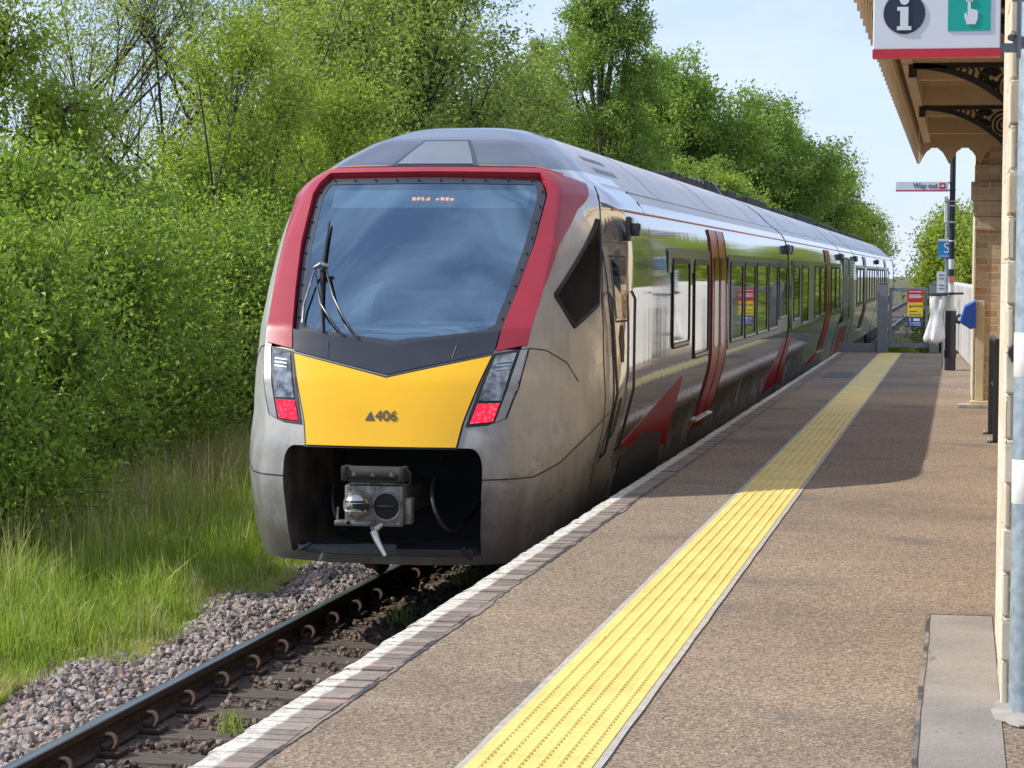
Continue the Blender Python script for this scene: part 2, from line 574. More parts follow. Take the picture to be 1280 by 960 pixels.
def build_platform():
    m, N, L, b = nodes('resin_bound_gravel')
    co = obj_coords(N, L)
    sx = N.new('ShaderNodeSeparateXYZ')
    L.new(co, sx.inputs[0])
    vo = N.new('ShaderNodeTexVoronoi')
    vo.inputs['Scale'].default_value = 92
    L.new(co, vo.inputs['Vector'])
    gr = ramp(N, L, vo.outputs['Color'], [(0.0, (0.090, 0.062, 0.042)), (0.45, (0.235, 0.174, 0.117)), (0.8, (0.345, 0.268, 0.190)), (1.0, (0.52, 0.43, 0.33))])
    big = ramp(N, L, noise(N, L, co, 0.55, 6, 0.6), [(0.28, (0.70, 0.68, 0.68)), (0.5, (0.96, 0.95, 0.94)), (0.72, (1.14, 1.12, 1.08))])
    c = mix(N, L, 1.0, gr, big, 'MULTIPLY')
    co2 = obj_coords(N, L, (0.45, 2.6, 1))
    st = ramp(N, L, noise(N, L, co2, 1.3, 7, 0.62), [(0.56, 0.0), (0.80, 0.4)])
    c = mix(N, L, st, c, (0.36, 0.30, 0.24))
    co3 = obj_coords(N, L, (1, 1, 1))
    dk = ramp(N, L, noise(N, L, co3, 1.15, 3, 0.4), [(0.62, 0.0), (0.72, 0.6)])
    c = mix(N, L, dk, c, (0.11, 0.095, 0.085))
    L.new(c, b.inputs['Base Color'])
    b.inputs['Roughness'].default_value = 0.88
    bump(N, L, vo.outputs['Distance'], 0.7, 0.006, b)
    root = MB()
    root.box((-2.14, -12, -1.3), (9, YE, 0.0))
    tag(root.build('platform', m), kind='structure')
    # sealed joint behind the coping: a dark ragged strip
    tar = mat('joint_tar', (0.055, 0.052, 0.05), (0.24, 0.195, 0.16), 3.5, 0.8, bmp=0.4, lo=.45, hi=.58)
    rng = np.random.default_rng(5)
    ys = np.arange(2.0, YE, 0.06)
    w0 = -2.138 + 0.004 * np.sin(ys * 9)
    w1 = -2.122 + 0.004 * np.sin(ys * 2.1) * np.sin(ys * .7) + rng.normal(0, 0.003, len(ys)) + 0.014 * (np.sin(ys * 1.37) > 0.96)
    V = np.concatenate([np.stack([w0, ys, np.full(len(ys), 0.004)], -1), np.stack([w1, ys, np.full(len(ys), 0.004)], -1)])
    n = len(ys)
    F = [(i, i + 1, n + i + 1, n + i) for i in range(n - 1)][::1]
    F = [(a, d, c_, b_) for a, b_, c_, d in F]
    tag(raw('platform_joint', V, F, tar), kind='structure')
    # coping bricks, outer edge painted white
    m, N, L, b = nodes('coping_brick')
    at = N.new('ShaderNodeAttribute')
    at.attribute_name = 'tint'
    co = obj_coords(N, L)
    brick = ramp(N, L, at.outputs['Fac'], [(0.0, (0.17, 0.14, 0.115)), (0.5, (0.25, 0.205, 0.165)), (0.88, (0.30, 0.25, 0.21)), (1.0, (0.38, 0.25, 0.19))])
    brick = mix(N, L, 0.7, brick, ramp(N, L, noise(N, L, co, 26, 6, 0.65), [(0.3, 0.6), (0.7, 1.25)]), 'MULTIPLY')
    sx = N.new('ShaderNodeSeparateXYZ')
    L.new(co, sx.inputs[0])
    ad = N.new('ShaderNodeMath')
    ad.operation = 'MULTIPLY_ADD'
    L.new(noise(N, L, co, 30, 4), ad.inputs[0])
    ad.inputs[1].default_value = 0.022
    L.new(sx.outputs['X'], ad.inputs[2])
    wm = N.new('ShaderNodeMapRange')
    wm.inputs['From Min'].default_value = PE + 0.098
    wm.inputs['From Max'].default_value = PE + 0.112
    wm.inputs['To Min'].default_value, wm.inputs['To Max'].default_value = 1, 0
    L.new(ad.outputs[0], wm.inputs['Value'])
    worn = ramp(N, L, noise(N, L, co, 30, 8, 0.75), [(0.36, 0.1), (0.47, 1.0)])
    fac = N.new('ShaderNodeMath')
    fac.operation = 'MULTIPLY'
    L.new(wm.outputs[0], fac.inputs[0])
    L.new(worn, fac.inputs[1])
    white = ramp(N, L, noise(N, L, co, 14, 7, .7), [(0.34, (0.38, 0.35, 0.29)), (0.56, (0.70, 0.665, 0.58))])
    L.new(mix(N, L, fac.outputs[0], brick, white), b.inputs['Base Color'])
    b.inputs['Roughness'].default_value = 0.8
    bump(N, L, noise(N, L, co, 55, 5), 0.5, 0.006, b)
    VV, FF, TT = [], [], []
    pitch = 0.0755
    for i, y in enumerate(np.arange(3.0, YE - 0.08, pitch)):
        j = rng.uniform(-0.010, 0.006)
        h = rng.uniform(-0.002, 0.005)
        t = rng.uniform()
        x0, x1, a, c_ = PE + j, -2.142, y + 0.0006, y + pitch - 0.0012
        prof = [(x0 + 0.004, -0.13), (x0, -0.03), (x0 + 0.008, -0.009 + h), (x0 + 0.026, h), (x1 - 0.004, h), (x1, -0.006 + h), (x1, -0.13)]
        k = len(VV)
        n = len(prof)
        VV += [(px, a, pz) for px, pz in prof] + [(px, c_, pz) for px, pz in prof]
        fs = [(k + q, k + q + n, k + q + 1 + n, k + q + 1) for q in range(n - 1)]
        fs = [(f[0], f[3], f[2], f[1]) for f in fs]
        e0 = [(k, k + 1, k + 2, k + 3), (k, k + 3, k + 4, k + 6), (k + n, k + 3 + n, k + 2 + n, k + 1 + n), (k + n, k + 6 + n, k + 4 + n, k + 3 + n)]
        FF += fs + e0
        TT += [t] * (len(fs) + 4)
    tag(raw('platform_coping', VV, FF, m, attr=TT), kind='structure')
    # brick face below the coping
    m, N, L, b = nodes('platform_brickwork')
    co = obj_coords(N, L)
    mp = N.new('ShaderNodeMapping')
    mp.inputs['Rotation'].default_value = (rad(90), 0, rad(90))
    L.new(co, mp.inputs[0])
    bt = N.new('ShaderNodeTexBrick')
    bt.inputs['Scale'].default_value = 1
    bt.inputs['Brick Width'].default_value = 0.225
    bt.inputs['Row Height'].default_value = 0.075
    bt.inputs['Mortar Size'].default_value = 0.006
    bt.inputs['Color1'].default_value = (0.10, 0.06, 0.045, 1)
    bt.inputs['Color2'].default_value = (0.17, 0.11, 0.08, 1)
    bt.inputs['Mortar'].default_value = (0.12, 0.11, 0.10, 1)
    L.new(mp.outputs[0], bt.inputs['Vector'])
    L.new(bt.outputs['Color'], b.inputs['Base Color'])
    b.inputs['Roughness'].default_value = 0.9
    mb = MB()
    mb.box((-2.28, -12, -1.3), (-2.145, YE - 0.01, -0.132))
    tag(mb.build('platform_face', m), kind='structure')
    # tactile strip
    m, N, L, b = nodes('tactile_yellow')
    co = obj_coords(N, L)
    c = ramp(N, L, noise(N, L, co, 2.2, 6, 0.6), [(0.3, (0.66, 0.50, 0.12)), (0.65, (0.80, 0.63, 0.18))])
    fine = noise(N, L, obj_coords(N, L, (120, 3, 1)), 1.0, 3)
    c = mix(N, L, 0.35, c, ramp(N, L, fine, [(0.35, 0.72), (0.65, 1.2)]), 'MULTIPLY')
    gr = ramp(N, L, noise(N, L, co, 7, 7, 0.7), [(0.55, 0.0), (0.78, 0.5)])
    c = mix(N, L, gr, c, (0.52, 0.43, 0.20))
    sy = N.new('ShaderNodeSeparateXYZ')
    L.new(co, sy.inputs[0])
    fr = N.new('ShaderNodeMath')
    fr.operation = 'FRACT'
    dv = N.new('ShaderNodeMath')
    dv.operation = 'DIVIDE'
    dv.inputs[1].default_value = 0.4
    L.new(sy.outputs['Y'], dv.inputs[0])
    L.new(dv.outputs[0], fr.inputs[0])
    c = mix(N, L, ramp(N, L, fr.outputs[0], [(0.0, 0.9), (0.010, 0.7), (0.022, 0.0)]), c, (0.40, 0.30, 0.07))
    sp = ramp(N, L, noise(N, L, co, 42, 2, 0.5), [(0.72, 0.0), (0.77, 0.8)])
    c = mix(N, L, sp, c, (0.22, 0.17, 0.08))
    L.new(c, b.inputs['Base Color'])
    b.inputs['Roughness'].default_value = 0.6
    mb = MB()
    X0, X1 = -1.492, -1.102
    mb.box((X0, 4.0, 0.001), (X1, YE - 0.35, 0.008))
    for k in range(6):
        x = X0 + 0.045 + k * 0.06
        mb.box((x - 0.0045, 19.0, 0.0), (x + 0.0045, YE - 0.35, 0.0112))
    rng = np.random.default_rng(2)
    for k in range(6):
        x = X0 + 0.045 + k * 0.06
        for y in np.arange(6.6, 26, 0.052):
            r, l = 0.011, 0.017
            mb.add([(x + r * q, y + l * w, 0.0083) for q, w in ((-1, -0.6), (0, -1), (1, -0.6), (1, 0.6), (0, 1), (-1, 0.6))] + [(x + r * 0.5 * q, y + l * 0.55 * w, 0.0150) for q, w in ((-1, -0.6), (0, -1), (1, -0.6), (1, 0.6), (0, 1), (-1, 0.6))],
                   [(q, (q + 1) % 6, 6 + (q + 1) % 6, 6 + q) for q in range(6)] + [(6, 7, 8, 9, 10, 11)])
    tag(mb.build('tactile_paving', m), kind='structure')
    edge = mat('strip_edge_mortar', (0.47, 0.44, 0.38), (0.36, 0.33, 0.29), 12, 0.85, bmp=0.3)
    for nm, a, d in (('tactile_edging', -1.520, -1.494), ('tactile_edging', -1.100, -1.074)):
        V, F = [], []
        for i, y in enumerate(np.arange(4, YE - 0.34, 0.11)):
            j = 0.0012 * math.sin(i * .7) + 0.0006 * math.sin(i * 5.3)
            V += [(a + (j if a < -1.3 else 0), y, 0.006), (d + (j if a > -1.3 else 0), y, 0.006)]
            if i:
                q = 2 * i
                F.append((q - 2, q - 1, q + 1, q))
        tag(raw(nm, V, F, edge), kind='structure')
    # grey slab by the near pole
    m, N, L, b = nodes('worn_concrete_slab')
    co = obj_coords(N, L)
    c = ramp(N, L, noise(N, L, co, 2.0, 7, 0.6), [(0.3, (0.22, 0.195, 0.165)), (0.7, (0.315, 0.28, 0.24))])
    c = mix(N, L, 0.6, c, ramp(N, L, noise(N, L, co, 140, 3), [(0.3, 0.6), (0.7, 1.3)]), 'MULTIPLY')
    pits = ramp(N, L, noise(N, L, co, 26, 1), [(0.71, 0.0), (0.75, 0.8)])
    c = mix(N, L, pits, c, (0.10, 0.09, 0.08))
    L.new(c, b.inputs['Base Color'])
    b.inputs['Roughness'].default_value = 0.9
    bump(N, L, noise(N, L, co, 70, 5), 0.4, 0.005, b)
    V, F = [], []
    ys = np.arange(2.0, 10.68, 0.08)
    for i, y in enumerate(ys):
        j = 0.003 * math.sin(y * 2.1) + 0.0012 * math.sin(y * 9)
        V += [(-0.116 + j, y, 0.004), (0.165, y, 0.004)]
        if i:
            q = 2 * i
            F.append((q - 2, q - 1, q + 1, q))
    tag(raw('concrete_slab', V, F, m), kind='structure')
    V, F = [], []
    for i, y in enumerate(ys):
        j = 0.003 * math.sin(y * 2.1) + 0.0012 * math.sin(y * 9)
        w = 0.005 + 0.003 * math.sin(y * 5.1) + (0.004 if y < 10 else 0.0)
        V += [(-0.118 + j - w, y, 0.008), (-0.110 + j, y, 0.008)]
        if i:
            q = 2 * i
            F.append((q - 2, q - 1, q + 1, q))
    k = len(V)
    V += [(-0.12, 10.672, 0.008), (0.165, 10.672, 0.008), (0.165, 10.688, 0.008), (-0.12, 10.688, 0.008)]
    F.append((k, k + 1, k + 2, k + 3))
    for (x, y, a, l) in ((-0.10, 9.33, 1.2, 0.06), (-0.125, 9.5, 0.9, 0.05), (-0.115, 9.1, 2.0, 0.05)):
        k = len(V)
        dx, dy = math.cos(a) * l, math.sin(a) * l * 2
        V += [(x - 0.0015, y, 0.010), (x + 0.0015, y, 0.010), (x + dx + 0.003, y + dy, 0.010), (x + dx - 0.003, y + dy, 0.010)]
        F.append((k, k + 1, k + 2, k + 3))
    tag(raw('slab_crack', V, F, tar), kind='structure')
    mb = MB()
    mb.box((-1.99, 34.6, 0.001), (-1.58, 36.6, 0.005))
    tag(mb.build('asphalt_patch', mat('asphalt_patch', (0.13, 0.125, 0.125), (0.10, 0.095, 0.095), 30, 0.9)), kind='structure')


build_platform()


# ------------------------------------------------------------------ station building
def stone_wall_mat(name, bw, rh, cols, mortar, msize=0.012, sunny=False):
    m, N, L, b = nodes(name)
    tc = N.new('ShaderNodeTexCoord')
    geo = N.new('ShaderNodeNewGeometry')
    sx = N.new('ShaderNodeSeparateXYZ')
    L.new(tc.outputs['Object'], sx.inputs[0])
    sn = N.new('ShaderNodeSeparateXYZ')
    L.new(geo.outputs['Normal'], sn.inputs[0])
    ab = N.new('ShaderNodeMath')
    ab.operation = 'ABSOLUTE'
    L.new(sn.outputs['X'], ab.inputs[0])
    gt = N.new('ShaderNodeMath')
    gt.operation = 'GREATER_THAN'
    gt.inputs[1].default_value = 0.5
    L.new(ab.outputs[0], gt.inputs[0])
    mu = N.new('ShaderNodeMix')
    mu.data_type = 'FLOAT'
    L.new(gt.outputs[0], mu.inputs[0])
    L.new(sx.outputs['X'], mu.inputs[2])
    L.new(sx.outputs['Y'], mu.inputs[3])
    cb = N.new('ShaderNodeCombineXYZ')
    L.new(mu.outputs[0], cb.inputs[0])
    L.new(sx.outputs['Z'], cb.inputs[1])
    wob = N.new('ShaderNodeVectorMath')
    wob.operation = 'MULTIPLY_ADD'
    nz = N.new('ShaderNodeTexNoise')
    nz.inputs['Scale'].default_value = 4
    L.new(tc.outputs['Object'], nz.inputs['Vector'])
    L.new(nz.outputs['Color'], wob.inputs[0])
    wob.inputs[1].default_value = (0.03, 0.03, 0)
    L.new(cb.outputs[0], wob.inputs[2])
    bt = N.new('ShaderNodeTexBrick')
    bt.inputs['Scale'].default_value = 1
    bt.inputs['Brick Width'].default_value = bw
    bt.inputs['Row Height'].default_value = rh
    bt.inputs['Mortar Size'].default_value = msize
    bt.inputs['Mortar Smooth'].default_value = 0.3
    bt.inputs['Color1'].default_value = (0, 0, 0, 1)
    bt.inputs['Color2'].default_value = (1, 1, 1, 1)
    bt.inputs['Mortar'].default_value = (0.5, 0.5, 0.5, 1)
    bt.inputs['Bias'].default_value = 0.0
    L.new(wob.outputs[0], bt.inputs['Vector'])
    c = ramp(N, L, bt.outputs['Color'], [(i / (len(cols) - 1), q) for i, q in enumerate(cols)])
    co = obj_coords(N, L)
    c = mix(N, L, 0.6, c, ramp(N, L, noise(N, L, co, 12, 6, 0.65), [(0.3, 0.65), (0.7, 1.2)]), 'MULTIPLY')
    c = mix(N, L, bt.outputs['Fac'], c, mortar)
    L.new(c, b.inputs['Base Color'])
    b.inputs['Roughness'].default_value = 0.9
    iv = N.new('ShaderNodeMath')
    iv.operation = 'SUBTRACT'
    iv.inputs[0].default_value = 1
    L.new(bt.outputs['Fac'], iv.inputs[1])
    bump(N, L, iv.outputs[0], 0.8, 0.012, b)
    return m


def build_station():
    stone = stone_wall_mat('buff_stone', 0.24, 0.088, [(0.44, 0.32, 0.17), (0.60, 0.46, 0.28), (0.52, 0.31, 0.16), (0.66, 0.55, 0.38), (0.55, 0.41, 0.24)], (0.60, 0.53, 0.41))
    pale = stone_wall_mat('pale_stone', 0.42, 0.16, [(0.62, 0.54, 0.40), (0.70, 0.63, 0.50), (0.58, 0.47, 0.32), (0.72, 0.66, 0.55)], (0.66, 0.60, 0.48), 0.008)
    slate = mat('roof_slate', (0.09, 0.09, 0.10), (0.06, 0.06, 0.07), 6, 0.7)
    dark = mat('dark_window_glass', (0.02, 0.022, 0.025), None, 3, 0.08)
    timber = M['cream_paint']
    r = thing('station_building', 'buff stone station building with twin wings and a cream timber canopy along the platform', 'building', (2.5, 18, 0))
    # near wing: sunlit pale face towards the track, buff rubble end
    mb = MB()
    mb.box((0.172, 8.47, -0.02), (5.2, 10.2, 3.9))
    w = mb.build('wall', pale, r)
    mb = MB()
    mb.box((0.182, 8.455, -0.02), (5.19, 8.468, 3.9))
    ew = mb.build('wall', stone, r)
    ew['label'] = 'rougher buff rubble end wall beside the galvanised post'
    mb = MB()
    rng = random.Random(4)
    for k in range(24):        # quoin stones standing a little proud at the corner
        z0 = 0.0 + k * 0.16
        if k % 2:
            mb.box((0.164, 8.449, z0 + 0.004), (0.205 + rng.uniform(0, 0.02), 8.60 + rng.uniform(0, 0.2), z0 + 0.156), bev=0.006)
        else:
            mb.box((0.165 + rng.uniform(0, 0.004), 8.451, z0 + 0.004), (0.19, 9.1 + rng.uniform(0, 0.3), z0 + 0.156), bev=0.006)
    mb.build('quoin', pale, r)
    # recessed middle, far wing
    mb = MB()
    mb.box((0.80, 10.21, -0.02), (5.2, 27.64, 3.9))
    mb.build('wall', stone, r)
    mb = MB()
    mb.box((0.172, 27.65, -0.02), (5.2, 31.6, 3.9))
    fw = mb.build('wall', stone, r)
    fw['label'] = 'far wing wall of mixed buff and orange stone'
    mb = MB()
    mb.box((0.160, 27.63, 0.0), (0.169, 31.62, 3.9))
    mb.box((0.160, 27.618, 0.0), (0.178, 27.647, 2.05))
    mb.build('render_edge', pale, r)
    mb = MB()        # stone corbel at the head of the far wing
    for k, (d, z0, z1) in enumerate(((0.015, 2.05, 2.22), (0.035, 2.222, 2.40), (0.06, 2.402, 2.62), (0.02, 2.622, 2.82))):
        mb.box((0.172 - d, 27.63 - d, z0), (0.75, 27.9, z1), bev=0.012)
    mb.build('corbel', stone, r)
    mb = MB()
    mb.prism([(0.0, 3.9), (5.4, 3.9), (2.7, 6.2)], 8.3, 10.4)
    mb.prism([(0.0, 3.9), (5.4, 3.9), (2.7, 6.2)], 27.5, 31.8)
    mb.prism([(0.7, 3.9), (5.4, 3.9), (5.4, 5.3), (3.4, 5.9)], 10.41, 27.49)
    mb.build('roof', slate, r)
    for y in (13.2, 18.6, 24.0):
        mb = MB()
        mb.box((0.785, y, 0.9), (0.799, y + 1.2, 2.5), 1)
        for a, b_, c, d in ((y - 0.06, y, 0.84, 2.56), (y + 1.2, y + 1.26, 0.84, 2.56), (y, y + 1.2, 2.5, 2.56), (y, y + 1.2, 0.84, 0.9), (y + 0.58, y + 0.62, 0.9, 2.5)):
            mb.box((0.77, a, c), (0.7985, b_, d), 0)
        mb.build('window', [M['white_paint'], dark], r)
    # canopy
    mb = MB()
    mb.prism([(-0.47, 3.26), (0.799, 3.46), (0.799, 3.52), (-0.47, 3.32)], 10.22, 27.62)
    can = mb.build('canopy', timber, r)
    mb = MB()
    for y in np.arange(10.6, 27.4, 0.165):
        mb.box((-0.44, y, 3.235), (0.795, y + 0.008, 3.262), M=None)
    for y in (12.9, 17.25, 21.6, 25.95):
        mb.box((-0.43, y - 0.06, 3.08), (0.796, y + 0.06, 3.258))
    for y in (15.1, 19.4, 23.8):
        mb.box((-0.43, y - 0.05, 3.13), (0.796, y + 0.05, 3.257))
    mb.box((-0.44, 10.25, 3.07), (-0.36, 27.58, 3.20))
    mb.build('canopy_beam', timber, can)
    # valance of pointed boards along the edge
    mb = MB()
    def scal(u):
        k = u % 1.0
        e = min(k, 1 - k)
        return 2.82 + 0.17 * math.sin(min(1.0, e / 0.36) * math.pi / 2) ** 1.15 + (0.022 if e > 0.36 else 0)
    ys = np.arange(10.22, 27.63, 0.0145)
    for i, (a_, b_) in enumerate(zip(ys[:-1], ys[1:])):
        za, zb_ = scal(a_ / 0.348), scal(b_ / 0.348)
        k = len(mb.v)
        mb.add([(-0.512, a_, za), (-0.512, b_, zb_), (-0.512, b_, 3.34), (-0.512, a_, 3.34), (-0.49, a_, za), (-0.49, b_, zb_), (-0.49, b_, 3.34), (-0.49, a_, 3.34)],
               [(1, 0, 3, 2), (4, 5, 6, 7), (0, 1, 5, 4)])
    mb.box((-0.489, 10.22, 2.98), (-0.472, 27.6, 3.05))
    mb.box((-0.53, 10.2, 3.30), (-0.513, 27.66, 3.40))
    mb.build('valance', timber, can)
    # scalloped end board of the canopy
    top, poly = 3.30, []
    W0, W1 = -0.489, 0.44
    scal_x = lambda x: scal((x - W0) / 0.348)
    xs = np.linspace(W0, W1, 70)
    poly = [(x, scal_x(x)) for x in xs] + [(W1, top), (W0, top)]
    mb = MB()
    for i in range(len(xs) - 1):
        a, b_ = xs[i], xs[i + 1]
        mb.add([(a, 27.60, scal_x(a)), (b_, 27.60, scal_x(b_)), (b_, 27.60, top), (a, 27.60, top), (a, 27.624, scal_x(a)), (b_, 27.624, scal_x(b_)), (b_, 27.624, top), (a, 27.624, top)],
               [(0, 1, 2, 3), (5, 4, 7, 6), (4, 5, 1, 0)])
    mb.build('end_board', timber, can)
    # cast iron spandrel brackets
    iron = M['black_metal']
    proto = None
    for y in (12.9, 17.25, 21.6):
        if proto is None:
            mb = MB()
            x0, x1, zt, zb = -0.36, 0.78, 3.075, 1.62
            arc = [(x0 + (x1 - x0) * math.sin(t), zt - 0.04 - (zt - 0.04 - zb) * (1 - math.cos(t))) for t in np.linspace(0, math.pi / 2, 26)]
            for (a, b_) in zip(arc[:-1], arc[1:]):
                mb.prism([(a[0], a[1]), (b_[0], b_[1]), (b_[0] + 0.012, b_[1] + 0.045), (a[0] + 0.012, a[1] + 0.045)][::1], y - 0.03, y + 0.03)
            mb.box((x0 - 0.03, y - 0.03, zt - 0.035), (x1, y + 0.03, zt))
            mb.box((x1 - 0.04, y - 0.03, zb), (x1, y + 0.03, zt - 0.036))
            mb.box((x0 - 0.03, y - 0.035, zt - 0.10), (x0 + 0.03, y + 0.035, zt - 0.036))
            for k in range(6):          # small uprights near the thin end
                x = x0 + 0.24 + k * 0.045
                zl = np.interp(x, [p[0] for p in arc], [p[1] for p in arc]) + 0.03
                mb.tube([(x, y, zl), (x + 0.02, y, (zl + zt) / 2), (x, y, zt - 0.03)], 0.010, 6)
            for (cx, cz, rr) in ((0.20, 2.97, 0.075), (0.37, 2.90, 0.12), (0.60, 2.80, 0.165), (0.66, 2.45, 0.11), (0.70, 2.15, 0.07), (0.50, 3.01, 0.05), (0.48, 2.66, 0.07), (0.70, 3.0, .06)):
                for q in (1.0, 0.68, 0.36):
                    pts = [(cx + rr * q * math.cos(t), y, cz + rr * q * math.sin(t)) for t in np.linspace(0.4 * q, 5.6, 22)]
                    mb.tube(pts, 0.0125, 6)
            proto = mb.build('bracket', iron, can, smooth=50)
            py = y
        else:
            o = proto.copy()
            COL.objects.link(o)
            o.parent = can
            o.location = (0, y - py, 0)
    return r


build_station()


# ------------------------------------------------------------------ platform furniture
def build_info_sign():
    y = 8.0
    r = thing('platform_sign', 'white hanging sign with a navy i disc and a pressing hand on green', 'sign', (-0.09, y, 2.27))
    mb = MB()
    mb.box((-0.302, y, 2.306), (0.121, y + 0.07, 2.86), bev=0.004)
    p = mb.build('panel', M['sign_white'], r)
    mb = MB()
    mb.box((-0.303, y - 0.003, 2.280), (0.122, y + 0.073, 2.3045))
    mb.build('red_edge', M['red_paint'], p)
    mb = MB()
    c, rr = (-0.198, 2.4275), 0.0695
    mb.prism([(c[0] + rr * math.cos(t), c[1] + rr * math.sin(t)) for t in np.linspace(0, 2 * math.pi, 49)[:-1]], y - 0.003, y - 0.0005)
    mb.build('disc', M['navy_paint'], p)
    mb = MB()
    cx, cz = c
    mb.prism([(cx + 0.0155 * math.cos(t), cz + 0.0435 + 0.0155 * math.sin(t)) for t in np.linspace(0, 2 * math.pi, 25)[:-1]], y - 0.006, y - 0.0035)
    mb.prism([(cx - 0.024, cz + 0.021), (cx + 0.0135, cz + 0.021), (cx + 0.0135, cz - 0.044), (cx + 0.024, cz - 0.044), (cx + 0.024, cz - 0.057), (cx - 0.024, cz - 0.057), (cx - 0.024, cz - 0.044), (cx - 0.0135, cz - 0.044), (cx - 0.0135, cz + 0.008), (cx - 0.024, cz + 0.008)], y - 0.006, y - 0.0035)
    mb.build('letter_i', M['sign_white'], p)
    mb = MB()
    gx0, gx1, gz = -0.053, 0.088, 2.366
    mb.box((gx0, y - 0.003, gz), (gx1, y - 0.0005, 2.75))
    mb.build('green_square', M['teal_paint'], p)
    mb = MB()
    hx, hz = 0.018, 2.427
    f0, f1 = y - 0.006, y - 0.0035
    for poly in ([(hx - 0.012, hz + 0.058), (hx + 0.012, hz + 0.058), (hx + 0.012, hz + 0.036), (hx - 0.012, hz + 0.036)],
                 [(hx - 0.006, hz + 0.037), (hx + 0.004, hz + 0.037), (hx + 0.004, hz + 0.012), (hx + 0.022, hz + 0.008), (hx + 0.028, hz + 0.002), (hx + 0.027, hz - 0.022), (hx + 0.020, hz - 0.040), (hx - 0.008, hz - 0.040), (hx - 0.016, hz - 0.018), (hx - 0.017, hz - 0.004), (hx - 0.011, hz - 0.001), (hx - 0.006, hz - 0.012)]):
        mb.prism(poly, f0, f1)
    mb.build('hand_symbol', M['sign_white'], p)
    mb = MB()
    mb.prism([(hx + 0.0065 * math.cos(t), hz + 0.047 + 0.0065 * math.sin(t)) for t in np.linspace(0, 2 * math.pi, 17)[:-1]], y - 0.009, y - 0.0065)
    mb.build('button_symbol', M['teal_paint'], p)
    mb = MB()
    mb.box((0.123, y + 0.02, 2.296), (0.182, y + 0.05, 2.325))
    mb.box((0.176, y + 0.012, 2.28), (0.190, y + 0.10, 2.62))
    mb.tube([(0.155, y + 0.035, 2.345), (0.235, y + 0.18, 2.345)], 0.012, 8)
    mb.box((0.165, y + 0.03, 2.315), (0.215, y + 0.13, 2.345), bev=0.004)
    mb.box((0.16, y + 0.03, 2.472), (0.24, y + 0.10, 2.487))
    mb.build('bracket_arm', M['grey_steel'], r)


build_info_sign()


def build_near_post():
    x, y = 0.243, 8.32
    r = thing('galvanised_post', 'galvanised steel post with white bands at the right edge of the picture', 'post', (x, y, 0))
    mb = MB()
    mb.lathe([(0.052, 0.0), (0.052, 4.6), (0.04, 4.62)], (x, y, 0), 32)
    mb.build('pole', M['galvanised'], r, smooth=40)
    for z0, z1 in ((1.19, 1.345), (0.745, 0.90)):
        mb = MB()
        mb.lathe([(0.0521, z0), (0.0535, z0 + 0.002), (0.0535, z1 - 0.002), (0.0521, z1)], (x, y, 0), 32)
        mb.build('white_band', M['white_paint'], r, smooth=40)
    mb = MB()
    rng = random.Random(8)
    n = 26
    out = [(x - 0.01 + (0.105 + rng.uniform(-0.012, 0.012)) * math.cos(t), y + (0.26 + rng.uniform(-0.02, 0.03)) * math.sin(t)) for t in np.linspace(0, 2 * math.pi, n + 1)[:-1]]
    mb.prism(out, 0.0055, 0.012, 'z')
    mb.build('footing', M['concrete'], r)
    bx = thing('junction_box', 'small black round box on the stone end wall behind the galvanised post', 'box', (0.215, 8.44, 1.23))
    mb = MB()
    mb.tube([(0.205, 8.447, 1.27), (0.205, 8.40, 1.27)], [0.034, 0.03], 20)
    mb.box((0.182, 8.41, 1.235), (0.23, 8.447, 1.27), bev=0.008)
    mb.build('housing', M['black_rubber'], bx, smooth=40)


build_near_post()


def build_rail_hoop():
    r = thing('hoop_barrier', 'black metal hoop barrier against the building past the near wing', 'barrier', (0.30, 22.3, 0))
    for x, y in ((0.315, 22.9), (0.345, 21.75)):
        mb = MB()
        mb.box((x - 0.028, y - 0.028, 0.012), (x + 0.028, y + 0.028, 0.915), bev=0.006)
        p = mb.build('post', M['black_metal'], r)
        mb = MB()
        mb.box((x - 0.075, y - 0.075, 0.001), (x + 0.06, y + 0.075, 0.012))
        for dx, dy in ((-0.058, -0.055), (-0.058, 0.055)):
            mb.lathe([(0.014, 0.012), (0.014, 0.026), (0.006, 0.036)], (x + dx, y + dy, 0), 8, 1)
        mb.build('foot_plate', [M['black_metal'], M['bright_steel']], p)
    mb = MB()
    mb.tube([(0.315, 22.9, 0.93), (0.345, 21.75, 0.93)], 0.026, 10)
    mb.tube([(0.315, 22.87, 0.5), (0.345, 21.78, 0.5)], 0.014, 8)
    mb.build('top_rail', M['black_metal'], r, smooth=40)


build_rail_hoop()


